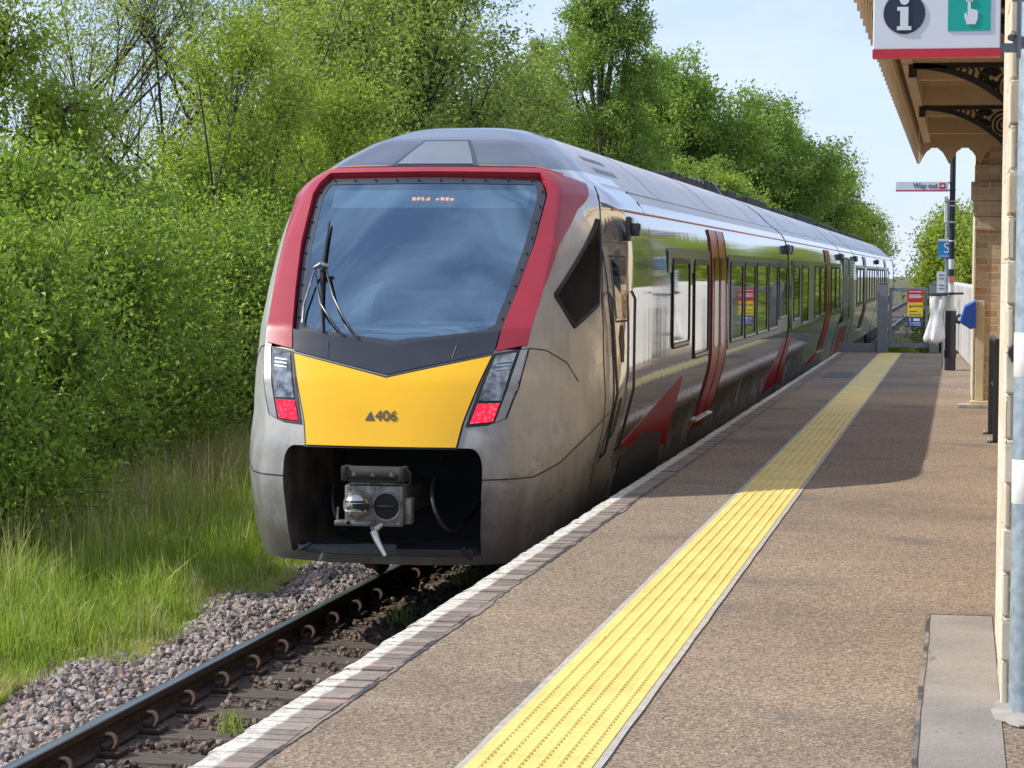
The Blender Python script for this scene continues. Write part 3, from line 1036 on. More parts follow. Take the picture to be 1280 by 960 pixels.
def build_cream_post():
    y = 27.45
    r = thing('cream_post', 'cream painted timber post on a pale slab against the far wing', 'post', (0.24, y, 0))
    mb = MB()
    mb.box((0.19, y - 0.05, 0.075), (0.285, y + 0.05, 1.24), bev=0.006)
    mb.build('timber_upright', mat('pale_cream_paint', (0.62, 0.55, 0.36), (0.54, 0.47, 0.30), 6, 0.6), r)
    mb = MB()
    mb.box((0.135, y - 0.12, 0.04), (0.36, y + 0.12, 0.075), bev=0.006)
    mb.build('base_block', M['cream_paint'], r)
    mb = MB()
    mb.box((0.0, y - 0.24, 0.001), (0.37, y + 0.16, 0.04), bev=0.004)
    mb.build('slab', M['concrete'], r)
    b = thing('blue_sign_hood', 'bright blue angular hood fixed on the cream post by the far wing', 'sign hood', (0.14, y - 0.06, 0.95))
    mb = MB()
    yy = y - 0.052
    outl = [(0.058, 1.185), (0.188, 1.255), (0.196, 0.925), (0.128, 0.905), (0.0, 0.985)]
    bm = bmesh.new()
    f = [bm.verts.new((p[0], yy, p[1])) for p in outl]
    g = [bm.verts.new((p[0] * 0.86 + 0.02, yy - 0.16, p[1] * 0.90 + 0.10)) for p in outl]
    bm.faces.new(f)
    bm.faces.new(g[::-1])
    for i in range(5):
        bm.faces.new((f[i], g[i], g[(i + 1) % 5], f[(i + 1) % 5]))
    bmesh.ops.recalc_face_normals(bm, faces=bm.faces)
    mb.bm(bm)
    mb.build('hood', M['blue_plastic'], b)
    mb = MB()
    mb.tube([(0.012, yy - 0.08, 1.08), (-0.03, yy - 0.08, 1.05), (-0.035, yy - 0.08, 1.0), (0.01, yy - 0.08, 0.98)], 0.02, 8)
    mb.build('handle', M['navy_paint'], b, smooth=50)


build_cream_post()


def build_lamp_post():
    x, y = -0.135, 37.8
    r = thing('lamp_post', 'tall black and white lamp post with a fat black base on the platform', 'lamp post', (x, y, 0))
    mb = MB()
    mb.lathe([(0.088, 0.0), (0.088, 0.20), (0.098, 0.21), (0.098, 0.33), (0.088, 0.34), (0.088, 0.955)], (x, y, 0), 24)
    mb.build('base', M['black_metal'], r, smooth=40)
    mb = MB()
    mb.lathe([(0.088, 0.956), (0.086, 0.985), (0.05, 1.03), (0.048, 1.16)], (x, y, 0), 24)
    mb.build('collar', mat('cream_collar', (0.70, 0.66, 0.55), None, 5, 0.5), r, smooth=40)
    mb = MB()
    mb.lathe([(0.046, 1.161), (0.046, 1.78)], (x, y, 0), 20, 0)
    mb.lathe([(0.0475, 1.22), (0.0475, 1.25)], (x, y, 0), 20, 1)
    mb.lathe([(0.0475, 1.50), (0.0475, 1.62)], (x, y, 0), 20, 1)
    mb.lathe([(0.046, 1.781), (0.044, 4.9), (0.04, 5.2)], (x, y, 0), 20, 1)
    for z in (2.06, 2.36, 2.62):
        mb.lathe([(0.048, z), (0.048, z + 0.022)], (x, y, 0), 16, 0)
    p = mb.build('pole', [mat('faded_white', (0.66, 0.67, 0.66), (0.55, 0.56, 0.55), 5, 0.5), M['black_metal']], r, smooth=40)
    mb = MB()
    mb.box((x - 0.04, y - 0.056, 1.40), (x + 0.04, y - 0.048, 1.51))
    mb.build('red_sticker', mat('faded_red', (0.62, 0.16, 0.14), None, 9, 0.5), p)
    mb = MB()
    mb.tube([(x, y, 5.15), (x - 0.3, y, 5.35), (x - 0.6, y, 5.38)], 0.03, 8)
    mb.box((x - 0.95, y - 0.1, 5.34), (x - 0.5, y + 0.1, 5.44), bev=0.02)
    mb.build('lantern', M['grey_steel'], r)
    s = thing('way_out_sign', 'small white finger sign reading Way out, clamped to the lamp post', 'sign', (-0.6, y - 0.06, 2.84))
    mb = MB()
    z0 = 2.858
    mb.box((-1.03, y - 0.075, z0 + 0.02), (-0.20, y - 0.035, z0 + 0.155), bev=0.003)
    pn = mb.build('panel', M['sign_white'], s)
    mb = MB()
    mb.box((-1.031, y - 0.077, z0 - 0.002), (-0.20, y - 0.034, z0 + 0.0185))
    mb.build('red_edge', M['red_paint'], pn)
    lettering('Way out', 0.125, facing(-0.565, y - 0.078, z0 + 0.088), M['navy_paint'], pn, squash=.86)
    mb = MB()
    mb.box((-0.345, y - 0.080, z0 + 0.040), (-0.250, y - 0.0755, z0 + 0.135))
    mb.build('arrow_square', M['red_paint'], pn)
    mb = MB()
    cx, cz = -0.298, z0 + 0.0875
    mb.prism([(cx - 0.034, cz + 0.010), (cx + 0.0, cz + 0.010), (cx + 0.0, cz + 0.034), (cx + 0.036, cz), (cx + 0.0, cz - 0.034), (cx + 0.0, cz - 0.010), (cx - 0.034, cz - 0.010)], y - 0.084, y - 0.0805)
    mb.build('arrow', M['sign_white'], pn)
    mb = MB()
    for z in (z0 + 0.012, z0 + 0.13):
        mb.box((-0.215, y - 0.065, z), (-0.09, y + 0.055, z + 0.02))
    mb.build('clamp', M['black_metal'], s)
    c = thing('slim_equipment_case', 'slim white upright case strapped to the lamp post under the finger sign', 'equipment case', (x - 0.1, y, 2.3))
    mb = MB()
    mb.box((x - 0.125, y - 0.05, 2.36), (x - 0.075, y + 0.05, 2.78), bev=0.008)
    mb.build('case', M['white_paint'], c)
    mb = MB()
    for z in (2.36, 2.70):
        mb.tube([(x - 0.13, y - 0.06, z), (x + 0.06, y - 0.055, z)], 0.012, 6)
    mb.build('strap', M['bright_steel'], c)
    q = thing('sign_pole', 'thin galvanised pole just behind the lamp post', 'pole', (-0.215, y + 0.5, 0))
    mb = MB()
    mb.lathe([(0.03, 0), (0.03, 2.75)], (-0.215, y + 0.5, 0), 14)
    mb.build('tube', M['galvanised'], q, smooth=40)
    b = thing('helpline_sign', 'bright blue sign with a white S on the thin pole', 'sign', (-0.3, y + 0.4, 1.8))
    mb = MB()
    mb.box((-0.355, y + 0.44, 1.80), (-0.12, y + 0.455, 2.07), bev=0.002)
    bp = mb.build('panel', M['sky_blue'], b)
    mb = MB()
    mb.box((-0.356, y + 0.438, 2.072), (-0.119, y + 0.457, 2.11))
    mb.build('white_edge', M['sign_white'], bp)
    lettering('S', 0.24, facing(-0.215, y + 0.437, 1.955), M['sign_white'], bp)
    mb = MB()
    mb.box((-0.33, y + 0.435, 1.825), (-0.15, y + 0.4395, 1.835))
    mb.build('small_print', M['sign_white'], bp)
    # litter sack on its hoop
    h = thing('litter_sack', 'white plastic litter sack hanging from a dark hoop beside the lamp post', 'litter bag', (-0.38, y, 0.4))
    mb = MB()
    prof = [(0.165, 1.20), (0.17, 1.10), (0.15, 0.98), (0.13, 0.90), (0.16, 0.78), (0.20, 0.62), (0.215, 0.52), (0.18, 0.45), (0.06, 0.43)]
    vs, fs, n = [], [], 28
    for i, (rr, z) in enumerate(prof):
        for k in range(n):
            t = 2 * math.pi * k / n
            w = 1 + 0.13 * math.sin(5 * t + .4 * i) + 0.08 * math.sin(9 * t - .5 * i)
            vs.append((-0.33 - 0.10 * (1.2 - z) + rr * .72 * w * math.cos(t), y - 0.02 + rr * .72 * w * math.sin(t), z))
    for i in range(len(prof) - 1):
        for k in range(n):
            fs.append((i * n + k, (i + 1) * n + k, (i + 1) * n + (k + 1) % n, i * n + (k + 1) % n))
    fs.append(tuple((len(prof) - 1) * n + k for k in range(n)))
    mb.add(vs, fs)
    mb.build('sack', M['plastic_bag'], h, smooth=70)
    mb = MB()
    mb.tube([(-0.33 + 0.125 * math.cos(t), y - 0.02 + 0.125 * math.sin(t), 1.205) for t in np.linspace(0, 2 * math.pi, 25)], 0.016, 6)
    mb.tube([(-0.5, y - 0.05, 1.215), (0.06, y - 0.055, 1.235)], 0.018, 6)
    mb.build('hoop', M['black_metal'], h)
    n_ = thing('paper_notice', 'white paper notice on a board beside the lamp post', 'notice', (-0.26, y + 0.7, 1.2))
    mb = MB()
    mb.box((-0.37, y + 0.75, 1.22), (-0.16, y + 0.77, 1.58))
    mb.box((-0.28, y + 0.772, 0.0), (-0.24, y + 0.80, 1.56), 1)
    nb = mb.build('board', [M['sign_white'], M['grey_steel']], n_)
    mb = MB()
    for k, w in enumerate((0.13, 0.15, 0.0, 0.11, 0.14)):
        if w:
            mb.box((-0.34, y + 0.745, 1.52 - k * 0.055), (-0.34 + w, y + 0.7495, 1.535 - k * 0.055))
    mb.build('small_print', M['grey_steel'], nb)


build_lamp_post()


def build_fence_and_gate():
    # white close boarded fence
    r = thing('white_fence', 'white painted close boarded fence behind the lamp post', 'fence', (0.1, 41, 0))
    a, b = Vector((0.40, 33.2, 0)), Vector((-0.12, 50.5, 0))
    d = (b - a).normalized()
    nrm = Vector((d.y, -d.x, 0))
    mb = MB()
    rng = random.Random(3)
    L_ = (b - a).length
    k = 0
    t = 0.0
    while t < L_:
        w = 0.118
        h = 1.36 + rng.uniform(-0.015, 0.015)
        p = a + d * t
        q = a + d * (t + w - 0.008)
        o = nrm * 0.02
        off = nrm * rng.uniform(-0.006, 0.006)
        P = [p - o + off, q - o + off, q + o + off, p + o + off]
        mid = (p + q) / 2 + off
        vs = [v + Vector((0, 0, 0.02)) for v in P] + [v + Vector((0, 0, h - 0.05)) for v in P] + [mid - o + Vector((0, 0, h)), mid + o + Vector((0, 0, h))]
        mb.add(vs, [(0, 1, 5, 8, 4), (1, 2, 6, 5), (2, 3, 7, 9, 6), (3, 0, 4, 7), (5, 6, 9, 8), (7, 4, 8, 9)])
        t += w
    mb.build('boards', mat('weathered_white', (0.76, 0.76, 0.74), (0.50, 0.50, 0.48), 9, 0.7, bmp=0.3, stretch=(1, 1, 0.25)), r)
    mb = MB()
    for z in (0.35, 1.05):
        o = nrm * 0.05
        P = [a - o * 0.6 + d * 0.0, b - o * 0.6]
        mb.tube([p + nrm * 0.06 + Vector((0, 0, z)) for p in (a, b)], 0.035, 4)
    mb.build('rail', M['white_paint'], r)
    # steel gate at the platform end
    y = 46.0
    g = thing('platform_gate', 'grey steel mesh gate with two square posts at the far platform end', 'gate', (-0.98, y, 0))
    st = M['grey_steel']
    for x0, x1, h in ((-1.575, -1.375, 1.35), (-0.575, -0.39, 1.35)):
        mb = MB()
        mb.box((x0, y - 0.09, 0), (x1, y + 0.09, h), bev=0.01)
        mb.box((x0 - 0.006, y - 0.096, h), (x1 + 0.006, y + 0.096, h + 0.015), bev=0.004)
        mb.build('post', st, g)
    mb = MB()
    x0, x1 = -1.35, -0.60
    for lo, hi in (((x0, 0.10), (x0 + 0.055, 1.27)), ((x1 - 0.055, 0.10), (x1, 1.27)), ((x0 + 0.056, 1.20), (x1 - 0.056, 1.27)), ((x0 + 0.056, 0.10), (x1 - 0.056, 0.19))):
        mb.box((lo[0], y - 0.03, lo[1]), (hi[0], y + 0.03, hi[1]), bev=0.004)
    for z in (0.5, 0.95):
        mb.box((x0 - 0.03, y - 0.036, z), (x0 + 0.05, y + 0.036, z + 0.16), bev=0.004)
    mb.build('frame', st, g)
    mb = MB()
    for x in np.arange(x0 + 0.08, x1 - 0.06, 0.0254 * 2):
        mb.box((x, y - 0.003, 0.19), (x + 0.004, y + 0.001, 1.2))
    for z in np.arange(0.22, 1.2, 0.1):
        mb.box((x0 + 0.056, y - 0.004, z), (x1 - 0.056, y - 0.0005, z + 0.004))
    mb.build('mesh_infill', st, g)
    mb = MB()
    mb.box((x1 - 0.02, y - 0.06, 0.92), (x1 + 0.10, y - 0.031, 1.04), bev=0.01)
    mb.build('lock', M['black_metal'], g)
    s = thing('warning_sign', 'red, yellow and blue warning board on the steel gate', 'sign', (-0.85, y - 0.05, 0.5))
    X0, X1, yy = -1.0, -0.70, y - 0.038
    for nm, m_, z0, z1 in (('red_panel', M['red_paint'], 0.985, 1.225), ('yellow_panel', M['sign_yellow'], 0.705, 0.982), ('blue_panel', mat('sign_blue', (0.02, 0.06, 0.36), None, 4, 0.5), 0.50, 0.69)):
        mb = MB()
        inset = 0.0 if nm != 'blue_panel' else 0.02
        mb.box((X0 + inset, yy - 0.004, z0), (X1 - inset, yy, z1))
        p = mb.build(nm, m_, s)
        mb = MB()
        if nm == 'red_panel':
            for z, w in ((1.185, 0.24), (1.12, 0.22), (1.095, 0.25), (1.07, 0.23)):
                mb.box((X0 + 0.03, yy - 0.006, z), (X0 + 0.03 + w, yy - 0.0045, z + 0.014))
            mb.build('small_print', M['sign_white'], p)
        elif nm == 'yellow_panel':
            for z, w in ((0.80, 0.15), (0.735, 0.23)):
                mb.box((X0 + 0.04, yy - 0.006, z), (X0 + 0.04 + w, yy - 0.0045, z + 0.014))
            mb.prism([(X0 + 0.03, 0.885), (X0 + 0.085, 0.885), (X0 + 0.0575, 0.94)], yy - 0.006, yy - 0.0045)
            mb.build('small_print', M['navy_paint'], p)
            lettering('DANGER', 0.052, facing(X0 + 0.19, yy - 0.006, 0.912), M['navy_paint'], p, 0.001)
        else:
            mb.box((X0 + 0.045, yy - 0.006, 0.61), (X0 + 0.065, yy - 0.0045, 0.675))
            mb.box((X0 + 0.12, yy - 0.006, 0.62), (X0 + 0.24, yy - 0.0045, 0.67))
            for z in (0.585, 0.56, 0.535):
                mb.box((X0 + 0.04, yy - 0.006, z), (X0 + 0.26, yy - 0.0045, z + 0.009))
            mb.build('small_print', M['sign_white'], p)
    k = thing('kick_fence', 'low dark barrier board between the gate post and the train', 'barrier', (-2.0, y, 0))
    mb = MB()
    mb.box((-2.32, y - 0.02, 0.0), (-1.58, y + 0.02, 0.17), bev=0.004)
    mb.build('board', M['grey_steel'], k)
    mb = MB()
    for x in (-2.25, -1.72):
        mb.box((x - 0.025, y + 0.021, -0.4), (x + 0.025, y + 0.06, 0.16))
    mb.build('post', M['black_metal'], k)
    # ramp beyond the gate
    mb = MB()
    mb.add([(-2.2, YE + 0.02, -0.02), (6, YE + 0.02, -0.02), (6, YE + 10, -1.12), (-2.2, YE + 10, -1.12), (-2.2, YE + 0.02, -1.2), (6, YE + 0.02, -1.2)], [(0, 1, 2, 3), (0, 3, 4)])
    tag(mb.build('platform_ramp', mat('ramp_gravel', (0.30, 0.24, 0.20), (0.20, 0.16, 0.13), 9, 0.9, bmp=0.4)), kind='structure')


build_fence_and_gate()

# ------------------------------------------------------------------ the train
Y0, ZB = 15.1, -0.857      # nose datum; heights below are measured from ZB
SEC = np.array([(.20, 1.03), (.35, 1.10), (.60, 1.16), (.75, 1.18), (.95, 1.22), (1.1, 1.262), (1.27, 1.312), (1.4, 1.345), (1.5, 1.362), (1.62, 1.37), (2.3, 1.37), (2.55, 1.362), (2.75, 1.34), (2.88, 1.305), (2.97, 1.25), (3.05, 1.16), (3.15, 1.03), (3.28, .90), (3.40, .735), (3.48, .59), (3.53, .44), (3.552, .30), (3.562, .0)])
TIP = np.array([(.20, .50), (.30, .40), (.44, .30), (.6, .23), (.93, .17), (1.2, .22), (1.5, .34), (1.65, .41), (1.87, .57), (2.0, .64), (3.12, 1.73), (3.19, 1.85), (3.40, 2.30), (3.50, 2.72), (3.54, 3.0), (3.562, 3.4)])
CC = np.array([(.2, .80), (.44, .84), (.99, .88), (1.36, .86), (1.6, .90), (1.86, .945), (2.27, .985), (2.6, 1.0), (2.97, .97), (3.05, .93), (3.15, .83), (3.28, .70), (3.40, .52), (3.48, .40), (3.53, .30), (3.552, .19), (3.562, 0)])
SCR = np.array([(.2, .24), (1.0, .2), (1.36, .14), (1.86, .11), (2.5, .13), (3.0, .17), (3.3, .15), (3.585, .02)])
LF = np.array([(.2, 1.25), (.6, 1.3), (1.0, 1.5), (1.3, 1.85), (1.6, 2.1), (2.2, 2.1), (2.6, 1.8), (2.9, 1.4), (3.05, 1.1), (3.2, .9), (3.5, .8), (3.585, .1)])
GR = np.array([(.2, 1.0), (1.0, .75), (1.4, .55), (1.9, .48), (2.9, .5), (3.1, .6), (3.6, 1.0)])


def ip(T, z):
    return np.interp(z, T[:, 0], T[:, 1])


def nose_pt(a, z):
    """nose surface: |a|<.5 the front face, .5 the corner, 1 the full body width. -> (across, along, height)"""
    z, a = np.broadcast_arrays(np.asarray(z, float), np.asarray(a, float))
    w = ip(SEC, z)
    cc, sc, L, g, t = np.minimum(ip(CC, z), w * .98), ip(SCR, z), ip(LF, z), ip(GR, z), ip(TIP, z)
    u, v = np.clip(np.abs(a) / .5, 0, 1), np.clip(np.abs(a) / .5 - 1, 0, 1)
    q = np.minimum(sc + (w - cc) / g, L * .9)
    c = np.where(v > 0, (1 - v) ** 2 * cc + 2 * v * (1 - v) * w + v * v * w, cc * u)
    s = np.where(v > 0, (1 - v) ** 2 * sc + 2 * v * (1 - v) * q + v * v * L, sc * u ** 2.6)
    return np.stack([c * np.sign(a), t + s, z], -1)


def side_pt(s, z, side=1):
    """flank of the body at distance s behind the datum"""
    s, z = np.broadcast_arrays(np.asarray(s, float), np.asarray(z, float))
    c = np.empty(s.shape)
    vv = np.linspace(.5, 1, 60)
    for i in np.ndindex(s.shape):
        P = nose_pt(vv, float(z[i]))
        c[i] = np.interp(s[i], P[:, 1], P[:, 0])
    return np.stack([c * side, s, z], -1)


def W3(p):
    p = np.asarray(p, float)
    return p + np.array([XT, Y0, ZB])


def resample(poly, n):
    p = np.asarray(poly, float)
    d = np.concatenate([[0], np.cumsum(np.linalg.norm(np.diff(p, axis=0), axis=1))])
    t = np.linspace(0, d[-1], n)
    return np.stack([np.interp(t, d, p[:, k]) for k in range(p.shape[1])], -1)


def patch(mb, A, B, n, m, surf, off, thick=0.006, slot=0):
    """panel between curves A and B given in surface coordinates, laid `off` proud of the surface, with a rim"""
    A, B = resample(A, n), resample(B, n)
    t = np.linspace(0, 1, m)[:, None, None]
    UV = A[None] * (1 - t) + B[None] * t
    P = surf(UV[..., 0], UV[..., 1])
    du, dv = np.gradient(P, axis=1), np.gradient(P, axis=0)
    Nn = np.cross(du, dv)
    Nn /= np.linalg.norm(Nn, axis=-1, keepdims=True) + 1e-12
    cen = np.array([0, 3.5, 1.7])
    ref = P.mean((0, 1)) - cen
    ref = np.where(abs(ref[0]) > 1.0, np.array([ref[0], 0, 0.2]), ref) if P[..., 1].min() > 2.6 else ref
    if (Nn.mean((0, 1)) * ref).sum() < 0:
        Nn = -Nn
        flip = True
    else:
        flip = False
    top, bot = W3(P + Nn * off), W3(P + Nn * (off - thick))
    V = list(top.reshape(-1, 3)) + list(bot.reshape(-1, 3))
    F = []
    k = n * m
    for j in range(m - 1):
        for i in range(n - 1):
            f = (j * n + i, j * n + i + 1, (j + 1) * n + i + 1, (j + 1) * n + i)
            F.append(f[::-1] if flip else f)
    ring = [j for j in range(n)] + [j * n + n - 1 for j in range(1, m)] + [(m - 1) * n + j for j in range(n - 2, -1, -1)] + [j * n for j in range(m - 2, 0, -1)]
    for a, b in zip(ring, ring[1:] + ring[:1]):
        f = (a, a + k, b + k, b)
        F.append(f[::-1] if flip else f)
    mb.add(V, F, slot)
    return P, Nn


def seam(mb, curve, surf, r=0.006, n=40, off=0.0, slot=0):
    c = resample(curve, n)
    P = surf(c[:, 0], c[:, 1])
    mb.tube([Vector(p) for p in W3(P)], r, 6, slot)


def mirror(curve):
    return [(-a, z) for a, z in curve]


def train_materials():
    # pearl silver paint; road dirt low down, deepened to paint in shade and dark reflection
    m, N, L, b = nodes('silver_coach_paint')
    co = obj_coords(N, L)
    sx = N.new('ShaderNodeSeparateXYZ')
    L.new(co, sx.inputs[0])
    base = (0.62, 0.62, 0.61)
    n1 = noise(N, L, co, 2.6, 8, 0.68)
    mr = N.new('ShaderNodeMapRange')
    L.new(sx.outputs['Z'], mr.inputs['Value'])
    mr.inputs['From Min'].default_value, mr.inputs['From Max'].default_value = 0.75, 1.75
    mr.inputs['To Min'].default_value, mr.inputs['To Max'].default_value = 0.62, 0.0
    ad = N.new('ShaderNodeMath')
    ad.operation = 'MULTIPLY_ADD'
    L.new(n1, ad.inputs[0])
    ad.inputs[1].default_value = 0.9
    L.new(mr.outputs[0], ad.inputs[2])
    my = N.new('ShaderNodeMapRange')
    L.new(sx.outputs['Y'], my.inputs['Value'])
    my.inputs['From Min'].default_value, my.inputs['From Max'].default_value = 1.4, 3.2
    my.inputs['To Min'].default_value, my.inputs['To Max'].default_value = 0.34, -0.40
    a2 = N.new('ShaderNodeMath')
    a2.operation = 'ADD'
    L.new(ad.outputs[0], a2.inputs[0])
    L.new(my.outputs[0], a2.inputs[1])
    d = ramp(N, L, a2.outputs[0], [(0.44, 0.0), (0.80, 0.88)])
    low = N.new('ShaderNodeMapRange')
    L.new(sx.outputs['Z'], low.inputs['Value'])
    low.inputs['From Min'].default_value, low.inputs['From Max'].default_value = 0.62, 1.62
    lown = N.new('ShaderNodeMath')
    lown.operation = 'MULTIPLY_ADD'
    L.new(noise(N, L, obj_coords(N, L, (1, 1, .55)), 3.4, 7, .7), lown.inputs[0])
    lown.inputs[1].default_value = 1.5
    lown2 = N.new('ShaderNodeMath')
    lown2.operation = 'ADD'
    lown2.use_clamp = True
    lown2.inputs[1].default_value = -.78
    L.new(low.outputs[0], lown.inputs[2])
    L.new(lown.outputs[0], lown2.inputs[0])
    grime_and_shade = mix(N, L, lown2.outputs[0], (0.055, 0.045, 0.034), (0.38, 0.38, 0.365))
    spots = ramp(N, L, noise(N, L, obj_coords(N, L, (1, 1, 1.6)), 4.3, 8, .72), [(0.54, 0.0), (0.66, 0.85)])
    inv = N.new('ShaderNodeMapRange')
    L.new(sx.outputs['Z'], inv.inputs['Value'])
    inv.inputs['From Min'].default_value, inv.inputs['From Max'].default_value = 0.9, 1.55
    inv.inputs['To Min'].default_value, inv.inputs['To Max'].default_value = 1.0, 0.0
    sm = N.new('ShaderNodeMath')
    sm.operation = 'MULTIPLY'
    L.new(spots, sm.inputs[0])
    L.new(inv.outputs[0], sm.inputs[1])
    grime_and_shade = mix(N, L, sm.outputs[0], grime_and_shade, (0.040, 0.026, 0.016))
    L.new(mix(N, L, d, base, grime_and_shade), b.inputs['Base Color'])
    L.new(ramp(N, L, d, [(0.0, 0.0), (1.0, 1.0)]), b.inputs['Roughness'])
    rr = N.new('ShaderNodeMapRange')
    L.new(d, rr.inputs['Value'])
    rr.inputs['To Min'].default_value, rr.inputs['To Max'].default_value = 0.05, 0.60
    L.new(rr.outputs[0], b.inputs['Roughness'])
    me = N.new('ShaderNodeMapRange')
    L.new(d, me.inputs['Value'])
    me.inputs['To Min'].default_value, me.inputs['To Max'].default_value = 0.75, 0.0
    L.new(me.outputs[0], b.inputs['Metallic'])
    b.inputs['Coat Weight'].default_value = 0.35
    b.inputs['Coat Roughness'].default_value = 0.05
    wv = noise(N, L, obj_coords(N, L, (1, 2.2, 0.12)), 1.6, 3)
    bump(N, L, wv, 0.10, 0.02, b)
    M['silver'] = m
    # roof
    M['roof'] = mat('roof_grey_paint', (0.70, 0.70, 0.70), (0.60, 0.60, 0.60), 1.2, 0.42, 0.25)
    M['dome'] = mat('dome_slate_paint', (0.070, 0.085, 0.115), (0.055, 0.068, 0.095), 2.0, 0.2, 0.0, 0.5)
    M['maroon'] = mat('crimson_paint', (0.36, 0.020, 0.035), (0.30, 0.016, 0.030), 3.0, 0.32, 0.0, 0.25)
    M['maroon_side'] = mat('maroon_side_paint', (0.42, 0.030, 0.028), (0.36, 0.025, 0.024), 3.0, 0.22, 0.25, 0.0, spec=.08)
    M['yellow'] = mat('warning_yellow_paint', (0.88, 0.49, 0.004), (0.82, 0.45, 0.004), 1.4, 0.25, 0.0, 0.25)
    M['charcoal'] = mat('charcoal_paint', (0.024, 0.028, 0.040), (0.018, 0.022, 0.032), 2.5, 0.3, 0.0, 0.3)
    M['frit'] = mat('glass_border_black', (0.040, 0.046, 0.058), (0.032, 0.038, 0.05), 3, 0.3, 0, 0.3)
    M['coach_glass'] = mat('tinted_coach_glass', (0.012, 0.014, 0.015), None, 3, 0.015, 0, 1.0, spec=0.9)
    M['cab_glass'] = mat('dark_cab_glass', (0.010, 0.011, 0.013), None, 3, 0.12, spec=0.25)
    M['door_glass'] = mat('dark_red_tinted_glass', (0.20, 0.022, 0.02), (0.16, 0.02, 0.018), 3, 0.06, 0.4, spec=.2)
    M['orange_line'] = mat('orange_cantrail_paint', (0.75, 0.22, 0.06), None, 3, 0.4)
    M['light_silver'] = mat('light_silver_trim', (0.30, 0.30, 0.29), (0.22, 0.22, 0.215), 8, 0.35, 0.4)
    M['underframe'] = mat('sooty_underframe', (0.022, 0.020, 0.018), (0.045, 0.038, 0.03), 6, 0.8, bmp=0.3)
    M['bay_dirt'] = mat('grimy_bay_lining', (0.16, 0.14, 0.12), (0.06, 0.052, 0.044), 3.2, 0.75, bmp=0.2)
    m, N, L, b = nodes('windscreen_glass')
    gl, tr, ms = N.new('ShaderNodeBsdfGlossy'), N.new('ShaderNodeBsdfTransparent'), N.new('ShaderNodeMixShader')
    gl.inputs['Color'].default_value = (0.44, 0.62, 0.74, 1)
    gl.inputs['Roughness'].default_value = 0.015
    tr.inputs['Color'].default_value = (0.42, 0.54, 0.60, 1)
    ms.inputs[0].default_value = 0.46
    L.new(tr.outputs[0], ms.inputs[1])
    L.new(gl.outputs[0], ms.inputs[2])
    L.new(ms.outputs[0], N['Material Output'].inputs[0])
    M['windscreen'] = m
    m, N, L, b = nodes('lamp_lens')
    b.inputs['Base Color'].default_value = (0.16, 0.18, 0.20, 1)
    b.inputs['Roughness'].default_value = 0.1
    b.inputs['Coat Weight'].default_value = 1
    co = obj_coords(N, L, (1, 1, 1))
    L.new(ramp(N, L, noise(N, L, co, 16, 5), [(0.35, (0.05, 0.055, 0.065)), (0.62, (0.26, 0.30, 0.34))]), b.inputs['Base Color'])
    M['lens'] = m
    m, N, L, b = nodes('tail_lamp_red')
    vo = N.new('ShaderNodeTexVoronoi')
    vo.inputs['Scale'].default_value = 38
    L.new(obj_coords(N, L), vo.inputs['Vector'])
    e = ramp(N, L, vo.outputs['Distance'], [(0.0, (1.0, 0.10, 0.16)), (0.5, (0.75, 0.0, 0.03)), (0.9, (0.35, 0.0, 0.01))])
    L.new(e, b.inputs['Emission Color'])
    b.inputs['Emission Strength'].default_value = 1.3
    b.inputs['Base Color'].default_value = (0.35, 0.01, 0.02, 1)
    b.inputs['Roughness'].default_value = 0.15
    M['tail_red'] = m
    M['amber_led'] = mat('amber_led', (1.0, 0.33, 0.06), (1.0, 0.45, 0.12), 30, 0.5, emit=3.5)
    M['bellows'] = mat('gangway_bellows', (0.014, 0.014, 0.015), None, 5, 0.8)


train_materials()


def nose_shell(mb, flipY=None):
    zs = np.unique(np.concatenate([np.linspace(.385, .45, 3), np.linspace(.45, 1.2, 11), np.linspace(1.2, 2.06, 14), np.linspace(2.06, 3.06, 16), np.linspace(3.06, 3.17, 4), np.linspace(3.17, 3.48, 12), np.array([3.50, 3.515, 3.53, 3.541, 3.552, 3.558, 3.562])]).round(4))
    aa = np.unique(np.concatenate([np.linspace(-1, -.5, 16), np.linspace(-.5, -.4, 5), np.linspace(-.4, .4, 17), np.linspace(.4, .5, 5), np.linspace(.5, 1, 16)]).round(4))
    nz, na = len(zs), len(aa)
    Z, A = np.meshgrid(zs, aa, indexing='ij')
    P = nose_pt(A, Z)
    left, right = P[:, :1].copy(), P[:, -1:].copy()
    for e in (left, right):
        e[..., 1] = 4.0
    P = np.concatenate([left, P, right], 1)
    na += 2
    if flipY is not None:
        P[..., 1] = flipY - P[..., 1]
    V = W3(P).reshape(-1, 3)
    az = np.concatenate([[-1.2], aa, [1.2]])
    b = len(mb.v)
    mb.v.extend(map(tuple, V))
    for i in range(nz - 1):
        zc = (zs[i] + zs[i + 1]) / 2
        for j in range(na - 1):
            ac = (az[j] + az[j + 1]) / 2
            if flipY is None:
                if abs(ac) < .4 and .45 < zc < 1.2:
                    continue
                if abs(ac) < .475 and 1.8615 < zc < 3.133:
                    continue
            f = (b + i * na + j, b + i * na + j + 1, b + (i + 1) * na + j + 1, b + (i + 1) * na + j)
            mb.f.append(f if flipY is None else f[::-1])
            mb.m.append(3 if zc > 3.05 and P[i, j, 1] > (2.75 if flipY is None else -99) and abs(ac) > .98 and zc < 3.54 else (1 if zc > 3.16 else 0))


